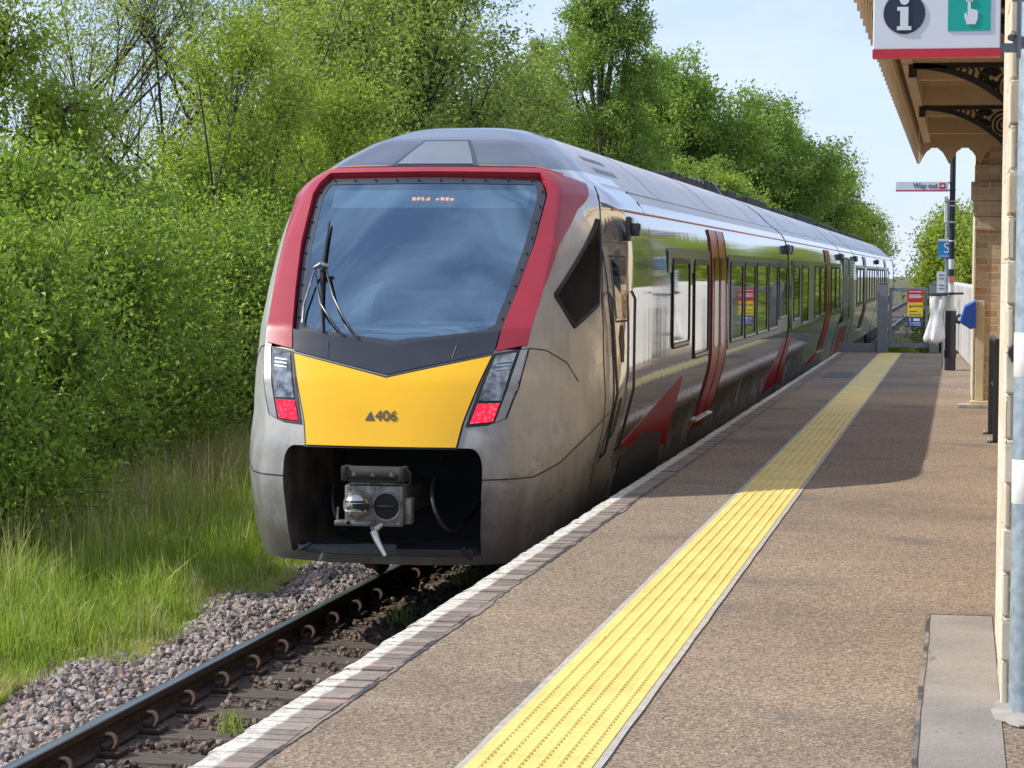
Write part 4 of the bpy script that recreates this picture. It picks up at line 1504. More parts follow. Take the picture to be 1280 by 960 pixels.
def body_section(s0, s1, mb, zlo=0.60, ends=True):
    zz = np.concatenate([[zlo], SEC[SEC[:, 0] > zlo + 0.02, 0]])
    half = [(float(ip(SEC, z)), float(z)) for z in zz]
    prof = half[:-1] + [(0.0, 3.562)] + [(-c, z) for c, z in half[:-1][::-1]]
    n = len(prof)
    ss = np.unique(np.concatenate([np.arange(s0, s1, 1.5), [s1]]))
    b = len(mb.v)
    for s in ss:
        for c, z in prof:
            mb.v.append(tuple(W3((c, s, z))))
    for i in range(len(ss) - 1):
        for j in range(n - 1):
            zc = (prof[j][1] + prof[j + 1][1]) / 2
            mb.f.append((b + i * n + j, b + (i + 1) * n + j, b + (i + 1) * n + j + 1, b + i * n + j + 1))
            mb.m.append(1 if zc > 3.0 else 0)
    for i, fl in ((0, 1), (len(ss) - 1, 0)):
        f = tuple(b + i * n + j for j in range(n))
        if ends:
            mb.f.append(f if not fl else f[::-1])
            mb.m.append(2)
    f = [(b + i * n, b + i * n + n - 1, b + (i + 1) * n + n - 1, b + (i + 1) * n) for i in range(len(ss) - 1)]
    mb.f += f
    mb.m += [2] * len(f)


def rrect(s0, s1, z0, z1, r, k=5):
    out = []
    for cx, cz, a0 in ((s1 - r, z1 - r, 0), (s0 + r, z1 - r, 90), (s0 + r, z0 + r, 180), (s1 - r, z0 + r, 270)):
        for t in np.linspace(a0, a0 + 90, k):
            out.append((cx + r * math.cos(rad(t)), cz + r * math.sin(rad(t))))
    return out


def side_window(parent, s0, s1, z0, z1, side=1, name='window', r=0.09, frame=0.05, mats=None):
    """glass, dark rubber and a pale sill glint all in one window mesh"""
    c0 = 1.3755
    mb = MB()
    o = rrect(s0, s1, z0, z1, r)
    i = rrect(s0 + frame, s1 - frame, z0 + frame, z1 - frame, r * .6)
    n = len(o)

    def P(p, c):
        return W3((side * c, p[0], p[1]))
    V = [P(p, c0) for p in o] + [P(p, c0 + 0.008) for p in o] + [P(p, c0 + 0.008) for p in i] + [P(p, c0 - 0.004) for p in i]
    F = []
    for k in range(n):
        q = (k + 1) % n
        for a, b in ((0, n), (n, 2 * n), (2 * n, 3 * n)):
            f = (a + k, a + q, b + q, b + k)
            F.append(f[::-1] if side > 0 else f)
    mb.add(V, F, 0)
    f = tuple(range(n))
    mb.add([P(p, c0 - 0.001) for p in i], [f[::-1] if side > 0 else f], 1)
    # pale strip along the bottom, painted in as the sill glint
    mb2 = [(s0 + frame + .03, z0 + frame * .35), (s1 - frame - .03, z0 + frame * .35), (s1 - frame - .03, z0 + frame * .85), (s0 + frame + .03, z0 + frame * .85)]
    f = (0, 1, 2, 3)
    mb.add([P(p, c0 + 0.011) for p in mb2], [f[::-1] if side > 0 else f], 2)
    return mb.build(name, mats or [M['black_rubber'], M['coach_glass'], M['light_silver']], parent)


def flat_side_poly(mb, poly, side=1, c=1.374, slot=0):
    f = tuple(range(len(poly)))
    a = sum(p[0] * q[1] - q[0] * p[1] for p, q in zip(poly, poly[1:] + poly[:1]))
    if (a > 0) == (side > 0):
        f = f[::-1] if side < 0 or a > 0 else f
    if side > 0 and a > 0:
        f = tuple(range(len(poly)))
    # outward is +x on the right: counter clockwise in (y,z) seen from +x
    f = tuple(range(len(poly)))
    if (a > 0) != (side > 0):
        f = f[::-1]
    mb.add([W3((side * c, p[0], p[1])) for p in poly], [f], slot)


def build_train():
    r = thing('passenger_train', 'silver and crimson passenger train with a yellow nose standing at the platform', 'train', (XT, Y0, ZR))
    dark = M['black_rubber']
    # --- nose shell
    mb = MB()
    nose_shell(mb)
    A = W3(nose_pt(np.concatenate([np.linspace(-1, 1, 33)]), np.full(33, .385)))
    mb.add(list(A), [tuple(range(33))], 2)
    shell = mb.build('nose_shell', [M['silver'], M['dome'], M['bay_dirt'], M['roof']], r, smooth=28)
    # --- coupler bay
    zt, zb, at = 1.2, .45, .40
    cols = np.linspace(-at, at, 17)
    mb = MB()
    for zz in (zt, zb):
        P = nose_pt(cols, zz)
        Q = P.copy()
        Q[:, 1] = 1.35
        Q[:, 0] *= 0.9
        V = list(W3(P)) + list(W3(Q))
        F = [(i, i + 1, 17 + i + 1, 17 + i) for i in range(16)]
        mb.add(V, [f[::-1] for f in F] if zz == zt else F, 0)
    zs = np.linspace(zb, zt, 8)
    for sg in (-1, 1):
        P = nose_pt(np.full(8, sg * at), zs)
        Q = P.copy()
        Q[:, 1] = 1.35
        Q[:, 0] *= 0.9
        V = list(W3(P)) + list(W3((P * 0.0 + Q)))
        mb.add(V, [(i, i + 1, 8 + i + 1, 8 + i) for i in range(7)], 0)
    mb.add([W3((x, 1.35, z)) for x, z in ((-.75, zb), (.75, zb), (.75, zt), (-.75, zt))], [(0, 1, 2, 3)], 1)
    # fillets in the upper corners
    for sg in (-1, 1):
        pts = [(sg * at, 1.2), (sg * at, 1.08)] + [(sg * (at - .045 * (1 - math.cos(t))), 1.08 + .12 * math.sin(t)) for t in np.linspace(0, math.pi / 2, 6)[1:]]
        P = nose_pt([p[0] for p in pts], [p[1] for p in pts])
        P[:, 1] -= 0.002
        mb.add(list(W3(P)), [tuple(range(len(pts)))[::sg]], 2)
    # sill along the bottom of the opening
    A = nose_pt(np.linspace(-.37, .37, 13), .455)
    mbs = MB()
    n = len(A)
    V = list(W3(A + (0, -0.015, 0))) + list(W3(A + (0, -0.015, .045))) + list(W3(A + (0, .10, .062))) + list(W3(A + (0, .10, 0)))
    mbs.add(V, [(k * n + i, k * n + i + 1, (k + 1) * n + i + 1, (k + 1) * n + i) for k in range(3) for i in range(n - 1)])
    bay = mb.build('coupler_bay', [M['bay_dirt'], M['bellows'], M['silver']], r)
    mbs.tube([W3(nose_pt(-.365, .46) + (0, -.02, .0)), W3(nose_pt(-.30, .52) + (0, -.02, .0))], 0.012, 6)
    mbs.tube([W3(nose_pt(.365, .43) + (0, -.02, .0)), W3(nose_pt(.335, .51) + (0, -.02, .0))], 0.012, 6)
    mbs.build('bay_sill', M['charcoal'], bay)
    # --- joint lines
    for sg in (-1, 1):
        mb = MB()
        seam(mb, [(sg * .40, .985), (sg * .60, .99), (sg * .72, 1.067), (sg * .835, 1.225), (sg * .93, 1.36)], nose_pt, .005)
        mb.build('skirt_joint', dark, shell)
    # --- yellow panel
    yt = [(-.376, 1.815), (0, 1.660), (.376, 1.815)]
    yb = [(-.302, 1.203), (0, 1.203), (.302, 1.203)]
    mb = MB()
    patch(mb, yb, yt, 33, 14, nose_pt, .010, .012)
    yel = mb.build('yellow_panel', M['yellow'], r, smooth=40)
    mb = MB()
    patch(mb, [(-.308, 1.190), (0, 1.190), (.308, 1.190)], [(-.384, 1.83), (0, 1.675), (.384, 1.83)], 33, 8, nose_pt, .004, .006)
    mb.build('panel_gap', dark, yel)
    # unit number
    P = nose_pt(np.array([.0]), np.array([1.41]))[0]
    q = W3(P)
    tilt = Matrix.Rotation(rad(90 - 21), 4, 'X')
    t0 = Matrix.Translation((q[0] + .030, q[1] - .0165, q[2])) @ tilt
    ink = mat('dark_bronze_ink', (0.09, 0.075, 0.05), None, 5, 0.5)
    lettering('406', .105, t0, ink, yel, .002, name='unit_number')
    mb = MB()
    tri = [Vector((-.145, -.032, 0)), Vector((-.078, -.032, 0)), Vector((-.1115, .034, 0))]
    mb.add([t0 @ v for v in tri] + [t0 @ (v + Vector((0, 0, -.003))) for v in tri], [(0, 1, 2), (0, 3, 4, 1), (1, 4, 5, 2), (2, 5, 3, 0)])
    mb.build('triangle_mark', ink, yel)
    # --- charcoal band under the windscreen
    mb = MB()
    patch(mb, [(-.380, 1.838), (0, 1.684), (.380, 1.838)], [(-.388, 1.985), (0, 1.878), (.388, 1.985)], 33, 6, nose_pt, .012, .055)
    band = mb.build('charcoal_band', M['charcoal'], r, smooth=40)
    for a in (-.243, .243):
        mb = MB()
        seam(mb, [(a, 1.90), (a * .97, 1.80)], lambda u, v: nose_pt(u, v) - np.array([0, .012, 0]), .006, 6)
        mb.build('band_notch', dark, band)
    # --- windscreen: dark border ring and the pane
    mb = MB()
    ob, ot = [(-.386, 1.99), (0, 1.884), (.386, 1.99)], [(-.462, 3.112), (0, 3.118), (.462, 3.112)]
    ib, it = [(-.360, 2.05), (-.31, 2.00), (0, 1.93), (.31, 2.00), (.360, 2.05)], [(-.430, 3.068), (0, 3.072), (.430, 3.068)]
    patch(mb, ob, ib, 33, 4, nose_pt, -.030, .008)
    patch(mb, it, ot, 33, 4, nose_pt, -.030, .008)
    for sg in (-1, 1):
        patch(mb, [(sg * .386, 1.99), (sg * .462, 3.112)], [(sg * .360, 2.05), (sg * .430, 3.068)], 24, 4, nose_pt, -.030, .008)
    ring = mb.build('windscreen_surround', M['frit'], r, smooth=40)
    mb = MB()
    bolts = [(a, 3.085) for a in np.linspace(-.42, .42, 10)] + [(sg * (.380 + .066 * (z - 2.05) / 1.0), z) for sg in (-1, 1) for z in np.arange(2.08, 3.05, .115)]
    for a, z in bolts:
        p = nose_pt(a, z)
        mb.tube([W3(p + (0, .030, -.012)), W3(p + (0, .018, 0))], .0065, 8)
    mb.build('fixing_bolt', dark, ring)
    mb = MB()
    patch(mb, ib, it, 33, 24, lambda a, z: nose_pt(a, z) + np.stack([0 * z, -.010 * np.sin(np.pi * np.clip((z - 1.95) / 1.12, 0, 1)) * np.cos(np.pi * np.clip(a / .9, -.5, .5)), 0 * z], -1), -.034, .004)
    pane = mb.build('windscreen', M['windscreen'], r, smooth=40)
    # --- cab behind the glass
    mb = MB()
    mb.box(W3((-1.0, 2.6, 1.55)), W3((1.0, 2.65, 3.02)), 0)
    mb.box(W3((-.75, .85, 1.50)), W3((.75, 2.6, 1.55)), 0)
    mb.add([W3(p) for p in ((-.62, .80, 2.02), (0, .72, 1.965), (.62, .80, 2.02), (.80, 1.7, 2.06), (-.80, 1.7, 2.06))], [(0, 1, 2, 3, 4)], 1)
    mb.box(W3((-.3, 1.45, 2.06)), W3((.45, 1.65, 2.26)), 2, bev=.03)
    mb.prism([(XT - .47, ZB + 2.07), (XT - .30, ZB + 2.07), (XT - .30, ZB + 2.12), (XT - .27, ZB + 2.24), (XT - .20, ZB + 2.33), (XT - .30, ZB + 2.30), (XT - .42, ZB + 2.20)], Y0 + 1.15, Y0 + 1.18, 'y', 3)
    cab = mb.build('cab_interior', [mat('cab_lining', (0.03, 0.045, 0.06), (0.02, 0.03, 0.045), 2, 0.8), mat('dash_top', (0.30, 0.34, 0.36), (0.22, 0.25, 0.27), 3, 0.6), mat('desk_hump', (0.10, 0.13, 0.16), None, 3, 0.6), mat('pale_seat_edge', (0.62, 0.64, 0.62), None, 3, 0.6)], r)
    mb = MB()
    patch(mb, [(-.372, 2.868), (0, 2.868), (.380, 2.868)], [(-.385, 3.000), (0, 3.000), (.392, 3.000)], 17, 4, lambda a, z: nose_pt(a, z) + np.array([0, .075, 0]), 0, .01)
    disp = mb.build('destination_display', mat('display_housing', (0.40, 0.45, 0.48), (0.36, 0.41, 0.44), 3, 0.4), r)
    mb = MB()
    rng = random.Random(12)
    for k in range(9):
        if k == 4:
            continue
        a0 = -.052 + k * .0185
        for j in range(3):
            for i in range(2):
                if rng.random() < .72:
                    p = nose_pt(a0 + i * .006, 2.926 + j * .0075)
                    q = W3(p + (0, .072, 0))
                    mb.box((q[0] - .006, q[1] - .004, q[2] - .003), (q[0] + .006, q[1] + .002, q[2] + .003))
    mb.build('display_lamps', M['amber_led'], disp)
    # --- crimson surround: two pillars and the head band
    mb = MB()
    for sg in (-1, 1):
        A = [(sg * .386, 1.850), (sg * .392, 1.99), (sg * .468, 3.112), (sg * .470, 3.163)]
        B = [(sg * .494, 1.893), (sg * .500, 2.27), (sg * .517, 2.59), (sg * .585, 2.86), (sg * .735, 3.06)]
        patch(mb, A, B, 56, 14, nose_pt, .012, .055)
    patch(mb, [(-.470, 3.124), (0, 3.13), (.470, 3.124)], [(-.47, 3.164), (0, 3.168), (.47, 3.164)], 25, 4, nose_pt, .014, .060)
    red = mb.build('crimson_surround', M['maroon'], r, smooth=35)
    mb = MB()
    seam(mb, [(-.47, 3.170), (0, 3.176), (.47, 3.170)], lambda a, z: nose_pt(a, z) + np.array([0, -.012, 0]), .012, 24)
    mb.build('brow_seal', dark, red)
    mb = MB()
    for sg in (-1, 1):
        seam(mb, [(sg * .22, 3.186), (sg * .47, 3.180), (sg * .62, 3.13)], nose_pt, .008, 16)
    mb.build('orange_edge', M['orange_line'], red)
    # --- roof light panel
    mb = MB()
    patch(mb, [(-.205, 3.185), (.212, 3.185)], [(-.170, 3.400), (.178, 3.400)], 9, 8, nose_pt, .004, .01)
    hat = mb.build('roof_hatch', M['charcoal'], r, smooth=40)
    mb = MB()
    patch(mb, [(-.18, 3.196), (.187, 3.196)], [(-.148, 3.385), (.156, 3.385)], 9, 8, nose_pt, .009, .006)
    mb.build('hatch_panel', mat('hatch_grey', (0.17, 0.19, 0.22), (0.14, 0.16, 0.185), 3, 0.3, 0, 0.4), hat, smooth=40)
    # --- lamps
    for sg in (-1, 1):
        mb = MB()
        patch(mb, [(sg * .383, 1.835), (sg * .360, 1.60), (sg * .336, 1.340)], [(sg * .503, 1.873), (sg * .505, 1.60), (sg * .488, 1.40)], 20, 9, nose_pt, .006, .02)
        patch(mb, [(sg * .336, 1.340), (sg * .42, 1.352)], [(sg * .336, 1.350), (sg * .488, 1.402)], 8, 4, nose_pt, .005, .02)
        lamp = mb.build('headlight', dark, r, smooth=40)
        mb = MB()
        patch(mb, [(sg * .474, 1.855), (sg * .466, 1.60), (sg * .446, 1.372)], [(sg * .498, 1.862), (sg * .498, 1.60), (sg * .480, 1.398)], 16, 4, nose_pt, .012, .016)
        mb.build('lamp_trim', M['light_silver'], lamp, smooth=40)
        mb = MB()
        patch(mb, [(sg * .392, 1.815), (sg * .368, 1.515)], [(sg * .462, 1.838), (sg * .452, 1.515)], 12, 7, nose_pt, .013, .01)
        mb.build('clear_lens', M['lens'], lamp, smooth=40)
        mb = MB()
        for k in range(3):
            z = 1.765 - k * .025
            patch(mb, [(sg * .402, z), (sg * .452, z + .01)], [(sg * .402, z + .007), (sg * .452, z + .017)], 6, 2, nose_pt, .017, .004)
        mb.build('reflector_bar', M['bright_steel'], lamp)
        mb = MB()
        patch(mb, [(sg * .366, 1.495), (sg * .352, 1.362)], [(sg * .448, 1.500), (sg * .437, 1.377)], 8, 7, nose_pt, .013, .01)
        mb.build('tail_light', M['tail_red'], lamp, smooth=40)
        # cover panel line behind the lamp
        mb = MB()
        seam(mb, [(sg * .500, 1.872), (sg * .555, 1.855), (sg * .64, 1.76), (sg * .70, 1.62)], nose_pt, .0045, 24)
        mb.build('lamp_cover_line', dark, lamp)
    # --- wiper
    G = lambda a, z, d: W3(nose_pt(a, z) + np.array([0, -d + .030, d * .7 - .015]))
    mb = MB()
    mb.tube([G(-.188, 1.934, .02), G(-.245, 2.04, .05), G(-.292, 2.137, .06), G(-.33, 2.30, .06), G(-.345, 2.381, .05)], .008, 7)
    mb.tube([G(-.132, 1.92, .02), G(-.20, 2.06, .05), G(-.25, 2.191, .06), G(-.285, 2.32, .06), G(-.302, 2.388, .05)], .008, 7)
    wip = mb.build('wiper', M['black_metal'], r, smooth=50)
    mb = MB()
    mb.tube([G(-.272, 1.968, .02), G(-.30, 2.18, .02), G(-.325, 2.40, .02), G(-.35, 2.76, .02)], [.008, .013, .015, .008], 7)
    mb.build('wiper_blade', dark, wip, smooth=50)
    mb = MB()
    a, b_ = G(-.352, 2.40, .05), G(-.296, 2.41, .05)
    mb.tube([a, (np.array(a) + b_) / 2 + np.array([0, -.01, .02]), b_], [.014, .024, .014], 10)
    mb.tube([G(-.35, 2.39, .04), G(-.365, 2.15, .03), G(-.36, 2.03, .02)], .008, 6)
    mb.build('wiper_hub', M['cast_steel'], wip, smooth=50)
    # --- coupler
    def K(c, s, z):
        return W3((c, s, z))
    mb = MB()
    mb.box(K(-.20, .06, .675), K(.205, .20, .955), 0, bev=.012)
    mb.box(K(-.27, .05, .675), K(.0, .13, .71), 0, bev=.005)
    mb.tube([K(-.255, .08, .71), K(-.25, .08, .80)], .008, 6)
    mb.box(K(.205, .10, .69), K(.255, .2, .87), 0, bev=.01)
    mb.box(K(-.14, .2, .72), K(.14, 1.34, .90), 0)
    for x, z in ((-.17, .93), (.175, .93), (-.17, .70), (.175, .70), (0, .935), (0.0, .70)):
        mb.tube([K(x, .062, z), K(x, .05, z)], .014, 10)
    coup = mb.build('coupler', M['cast_steel'], r, smooth=35)
    mb = MB()
    n = 28
    for k, (rr, s) in enumerate(((.100, .055), (.100, .045), (.088, .045), (.085, .17))):
        for i in range(n):
            t = 2 * math.pi * i / n
            mb.v.append(tuple(K(.095 + rr * math.cos(t), s, .815 + rr * math.sin(t))))
    for k in range(3):
        for i in range(n):
            mb.f.append((k * n + i, k * n + (i + 1) % n, (k + 1) * n + (i + 1) % n, (k + 1) * n + i))
            mb.m.append(0 if k < 2 else 1)
    mb.f.append(tuple(3 * n + i for i in range(n)))
    mb.m.append(1)
    # front face disc so the cup reads black
    mb.add([K(.095 + .087 * math.cos(2 * math.pi * i / n), .052, .815 + .087 * math.sin(2 * math.pi * i / n)) for i in range(n)], [tuple(range(n))], 1)
    mb.box(K(.0, .038, .805), K(.15, .05, .822), 2, bev=.004)
    mb.build('coupling_cup', [M['cast_steel'], M['bellows'], M['dark_iron']], coup, smooth=40)
    mb = MB()
    bm = bmesh.new()
    bmesh.ops.create_uvsphere(bm, u_segments=24, v_segments=16, radius=.098)
    for v in bm.verts:
        v.co.y *= 1.35
        if abs(v.co.z) < .03 and v.co.y < -.05:
            v.co.y *= .72
    mb.bm(bm, 0, Matrix.Translation(K(-.105, .05, .822)))
    mb.box(K(-.12, -.045, .795), K(-.015, .02, .838), 1, bev=.006)
    mb.box(K(-.165, -.05, .80), K(-.13, .0, .825), 2, bev=.004)
    mb.build('coupling_cone', [M['bright_steel'], M['bellows'], M['cast_steel']], coup, smooth=40)
    mb = MB()
    mb.tube([K(-.17, .06, 1.03), K(.19, .06, 1.03)], .055, 18)
    mb.box(K(-.165, .02, .975), K(.19, .14, .995))
    for x in (-.19, .21):
        mb.box(K(x - .02, .0, .985), K(x + .02, .13, 1.085), bev=.008)
    for x in (-.12, .01, .14):
        mb.add([K(x - .018, .0005, 1.02), K(x + .018, .0005, 1.02), K(x, .0005, 1.055)], [(0, 1, 2)], 1)
    for x in (-.13, -.03, .08):
        mb.tube([K(x, .05, .975), K(x, .05, .958)], .012, 8, 1)
    mb.tube([K(.225, .02, 1.08), K(.265, .02, 1.05), K(.265, .02, .98), K(.235, .02, .95)], .007, 6)
    mb.build('electrical_head', [M['dark_iron'], M['cast_steel']], coup, smooth=40)
    mb = MB()
    mb.tube([K(.06, .06, .69), K(.015, .02, .655), K(.02, .01, .64)], [.02, .03, .03], 10)
    mb.tube([K(.02, .01, .645), K(.055, -.02, .58), K(.115, -.05, .49)], [.03, .022, .015], 10)
    mb.build('release_lever', M['bright_steel'], coup, smooth=50)
    for pts in ([(.36, .7, 1.1), (.34, .35, .92), (.42, .25, .70), (.50, .45, .62), (.52, 1.2, .75)], [(-.42, .9, 1.1), (-.40, .5, .85), (-.33, .4, .66), (-.25, .6, .60), (-.2, 1.2, .7)]):
        mb = MB()
        q = [np.array(p) for p in pts]
        dense = [tuple(0.5 * ((2 * q[i]) + (-q[max(i - 1, 0)] + q[i + 1]) * t + (2 * q[max(i - 1, 0)] - 5 * q[i] + 4 * q[i + 1] - q[min(i + 2, 4)]) * t * t + (-q[max(i - 1, 0)] + 3 * q[i] - 3 * q[i + 1] + q[min(i + 2, 4)]) * t ** 3)) for i in range(4) for t in np.linspace(0, 1, 8)[:-1]]
        mb.tube([K(*p) for p in dense], .015, 8)
        mb.build('air_hose', M['black_rubber'], bay, smooth=60)
    # --- flank fittings of the cab (right hand side, towards the platform, and mirrored)
    for sg in (1,):
        sp = lambda s, z, sg=sg: side_pt(s, z, sg)
        na = lambda a, z, sg=sg: nose_pt(np.asarray(a) * sg, z)
        # diamond side window
        tri = [(.697, 2.775), (.735, 2.16), (.648, 2.015), (.545, 2.235)]
        mb = MB()
        top = [(.700, 2.80), (.60, 2.52), (.538, 2.235)]
        bot = [(.745, 2.14), (.70, 2.08), (.648, 1.985)]
        # grid between the rear edge and the front edge
        rear = [(.697, 2.79), (.735, 2.16), (.648, 2.010)]
        front = [(.690, 2.79), (.545, 2.235), (.640, 2.010)]
        patch(mb, rear, front, 30, 10, na, .006, .010)
        win = mb.build('cab_side_window', M['cab_glass'], r, smooth=40)
        mb = MB()
        for crv in ([(.697, 2.79), (.735, 2.16)], [(.735, 2.16), (.645, 2.010)], [(.645, 2.010), (.545, 2.235)], [(.545, 2.235), (.62, 2.54), (.690, 2.79)]):
            seam(mb, crv, na, .017, 14)
        mb.build('window_seal', dark, win, smooth=60)
        # body joint behind the cab window
        mb = MB()
        seam(mb, [(1.86, .80), (1.79, 1.2), (1.77, 1.7), (1.86, 2.2), (2.08, 2.7), (2.30, 2.98), (2.4, 3.05)], sp, .005, 40)
        mb.build('panel_joint', dark, shell)
        # cab door
        mb = MB()
        dl = [(2.02, .98), (2.02, 1.5), (2.02, 2.62)]
        dr = [(2.62, .98), (2.62, 1.5), (2.62, 2.62)]
        patch(mb, dl, dr, 26, 6, sp, .008, .012)
        door = mb.build('cab_door', M['silver'], r, smooth=40)
        mb = MB()
        for crv in ([(2.02, .98), (2.02, 2.62)], [(2.62, .98), (2.62, 2.62)], [(2.02, 2.62), (2.62, 2.62)], [(2.02, .98), (2.62, .98)]):
            seam(mb, crv, sp, .007, 24)
        mb.build('door_seal', dark, door, smooth=60)
        mb = MB()
        patch(mb, [(2.15, 2.05), (2.15, 2.50)], [(2.50, 2.05), (2.50, 2.50)], 8, 3, sp, .013, .006, 1)
        for crv in ([(2.13, 2.03), (2.13, 2.52)], [(2.52, 2.03), (2.52, 2.52)], [(2.13, 2.52), (2.52, 2.52)], [(2.13, 2.03), (2.52, 2.03)]):
            seam(mb, crv, sp, .012, 10)
        mb.build('door_window', [dark, M['coach_glass']], door)
        mb = MB()
        patch(mb, [(2.26, 1.72), (2.20, 1.9), (2.26, 2.0)], [(2.34, 1.72), (2.38, 1.85), (2.34, 2.0)], 10, 3, sp, .012, .006)
        mb.build('door_handle', dark, door)
        mb = MB()
        patch(mb, [(2.24, 1.15), (2.20, 1.33), (2.24, 1.45)], [(2.36, 1.15), (2.40, 1.3), (2.36, 1.45)], 10, 3, sp, .012, .006)
        mb.build('door_handle', dark, door)
        for s in (1.97, 2.70):
            if sg < 0:
                continue
            mb = MB()
            P = [side_pt(s, z, sg) + np.array([sg * d, 0, 0]) for z, d in ((1.02, .012), (1.06, .04), (1.5, .04), (2.2, .04), (2.26, .012))]
            mb.tube([W3(p) for p in P], .012, 7)
            mb.build('grab_rail', M['charcoal'], r, smooth=50)
        if sg > 0:
            mb = MB()
            mb.box(W3((sg * 1.345, 2.56, 2.64)), W3((sg * 1.385, 2.76, 2.83)), bev=.015)
            mb.box(W3((sg * 1.37, 2.61, 2.68)), W3((sg * 1.45, 2.71, 2.78)), bev=.015)
            mb.build('camera_pod', M['charcoal'], r, smooth=40)
        mb = MB()
        seam(mb, [(2.45, 2.88), (8, 2.88), (19.4, 2.88)], sp, .010, 40)
        mb.build('cantrail_line', M['orange_line'], r)

    # --- carriages
    SPANS = [(4.0, 19.5), (19.78, 34.9), (35.2, 41.75), (42.05, 57.1), (57.4, 74.3)]
    cars = []
    for i, (a, b) in enumerate(SPANS):
        mb = MB()
        body_section(a, b, mb, ends=(i > 0))
        car = mb.build('carriage', [M['silver'], M['roof'], M['underframe']], r, smooth=28)
        cars.append(car)
        mb = MB()      # roof seams and cantrail
        for sg in (-1, 1):
            s0 = a + .02 if i else 2.9
            mb.tube([W3((sg * (float(ip(SEC, 3.06)) + .0), s, 3.062)) for s in (s0 if i else 4.0, b - .02)], .009, 6)
        for s in np.arange(a + 2.3, b - .5, 5.1):
            prof = [(float(ip(SEC, z)), z) for z in (3.07, 3.15, 3.28, 3.40, 3.48, 3.53, 3.552)]
            mb.tube([W3((c, s, z)) for c, z in prof] + [W3((-c, s, z)) for c, z in prof[::-1]], .003, 5)
        mb.build('roof_joint', M['charcoal'], car)
        if i:
            mb = MB()
            for sg in (-1, 1):
                mb.tube([W3((sg * (float(ip(SEC, 2.88)) + .002), s, 2.88)) for s in (a + .05, b - .05)], .009, 6)
            mb.build('cantrail_line', M['orange_line'], car)
    # roof vents and louvres near the cab
    mb = MB()
    for k in range(8):
        s = 3.5 + k * .15
        for z0, z1 in ((3.20, 3.245), (3.30, 3.34)):
            patch(mb, [(s, z0), (s, z1)], [(s + .07, z0), (s + .07, z1)], 3, 3, lambda a, z: side_pt(a, z, 1), .004, .006)
    mb.build('roof_louvre', M['charcoal'], r)
    mb = MB()      # plant along the roof ridge
    rng = random.Random(6)
    for s0, s1, h in ((13.4, 14.5, .12), (14.8, 16.8, .10), (17.2, 19.3, .20), (20.2, 21.6, .14), (23.5, 27.5, .16), (29, 33.8, .10), (35.5, 41.5, .2), (43, 48, .14), (49, 56.5, .12), (58.5, 70, .14)):
        h *= .45
        mb.box(W3((-.55, s0, 3.50)), W3((.38, s1, 3.585 + h)), 0, bev=.02)
        for s in np.arange(s0 + .1, s1 - .2, .55):
            mb.box(W3((-.5, s, 3.585 + h - .01)), W3((.40, s + .2, 3.592 + h)), 1, bev=.005)
        if s1 - s0 < 2.5:
            mb.box(W3((.40, s0 + .05, 3.42)), W3((.60, s1 - .05, 3.48)), 1, bev=.02)
    mb.build('roof_equipment', [M['dark_iron'], M['charcoal']], r)
    mb = MB()
    mb.tube([W3(p) for p in ((-.2, 17.3, 3.58), (-.12, 17.5, 3.70), (.1, 17.9, 3.73), (.4, 18.1, 3.66), (.5, 18.15, 3.5))], .02, 8)
    mb.build('roof_cable', M['light_silver'], r, smooth=50)

    # --- windows, doors and livery on both sides
    def dress(car, sg, wins, bands, doors, swoops):
        for s0, s1, z0, z1 in bands:
            mb = MB()
            flat_side_poly(mb, rrect(s0, s1, z0, z1, .05), sg, 1.3725)
            mb.build('window_band', M['frit'], car)
        for w in wins:
            side_window(car, *w, side=sg)
        for s0, s1 in doors:
            mb = MB()
            sp = lambda s, z: side_pt(s, z, sg)
            patch(mb, [(s0, .93), (s0, 1.5), (s0, 2.84)], [(s1, .93), (s1, 1.5), (s1, 2.84)], 24, 4, sp, .012, .016)
            d = mb.build('passenger_door', M['maroon_side'], car, smooth=40)
            mb = MB()
            mid = (s0 + s1) / 2
            for q0, q1 in ((s0 + .22, mid - .14), (mid + .14, s1 - .22)):
                flat_side_poly(mb, rrect(q0, q1, 1.62, 2.56, .08), sg, 1.386)
            mb.build('door_window', M['door_glass'], d)
            mb = MB()
            for s in (s0, mid, s1):
                seam(mb, [(s, .93), (s, 2.84)], lambda s, z: side_pt(s, z, sg) + np.array([sg * .012, 0, 0]), .006, 20)
            mb.build('door_seal', M['bellows'], d)
            mb = MB()
            c = float(ip(SEC, .9))
            mb.box(W3((sg * (c - .1), s0, .862)), W3((sg * (c + .03), s1, .892)), bev=.006)
            mb.build('door_step', M['bright_steel'], d)
        for A, B in swoops:
            mb = MB()
            patch(mb, A, B, 20, 8, lambda s, z: side_pt(s, z, sg), .002, .003)
            mb.build('maroon_flash', M['maroon_side'], car, smooth=40)

    for sg in (1, -1):
        dress(cars[0], sg,
              [(5.35, 6.68, 1.72, 2.53), (7.05, 8.35, 1.57, 2.53), (10.62, 12.12, 1.62, 2.53), (12.38, 13.80, 1.62, 2.53), (14.06, 15.60, 1.62, 2.53), (15.88, 17.4, 1.62, 2.53), (17.68, 19.2, 1.74, 2.53)],
              [(5.05, 8.48, 2.40, 2.62), (10.4, 19.4, 1.55, 2.60)], [(8.62, 10.12)],
              [([(2.95, 1.02), (6.4, .80)], [(6.1, 1.45), (6.35, 1.44)]), ([(8.2, .80), (9.3, .80)], [(8.75, .93), (10.0, .93)]), ([(17.2, .72), (19.4, .72)], [(18.9, 1.42), (19.42, 1.42)])])
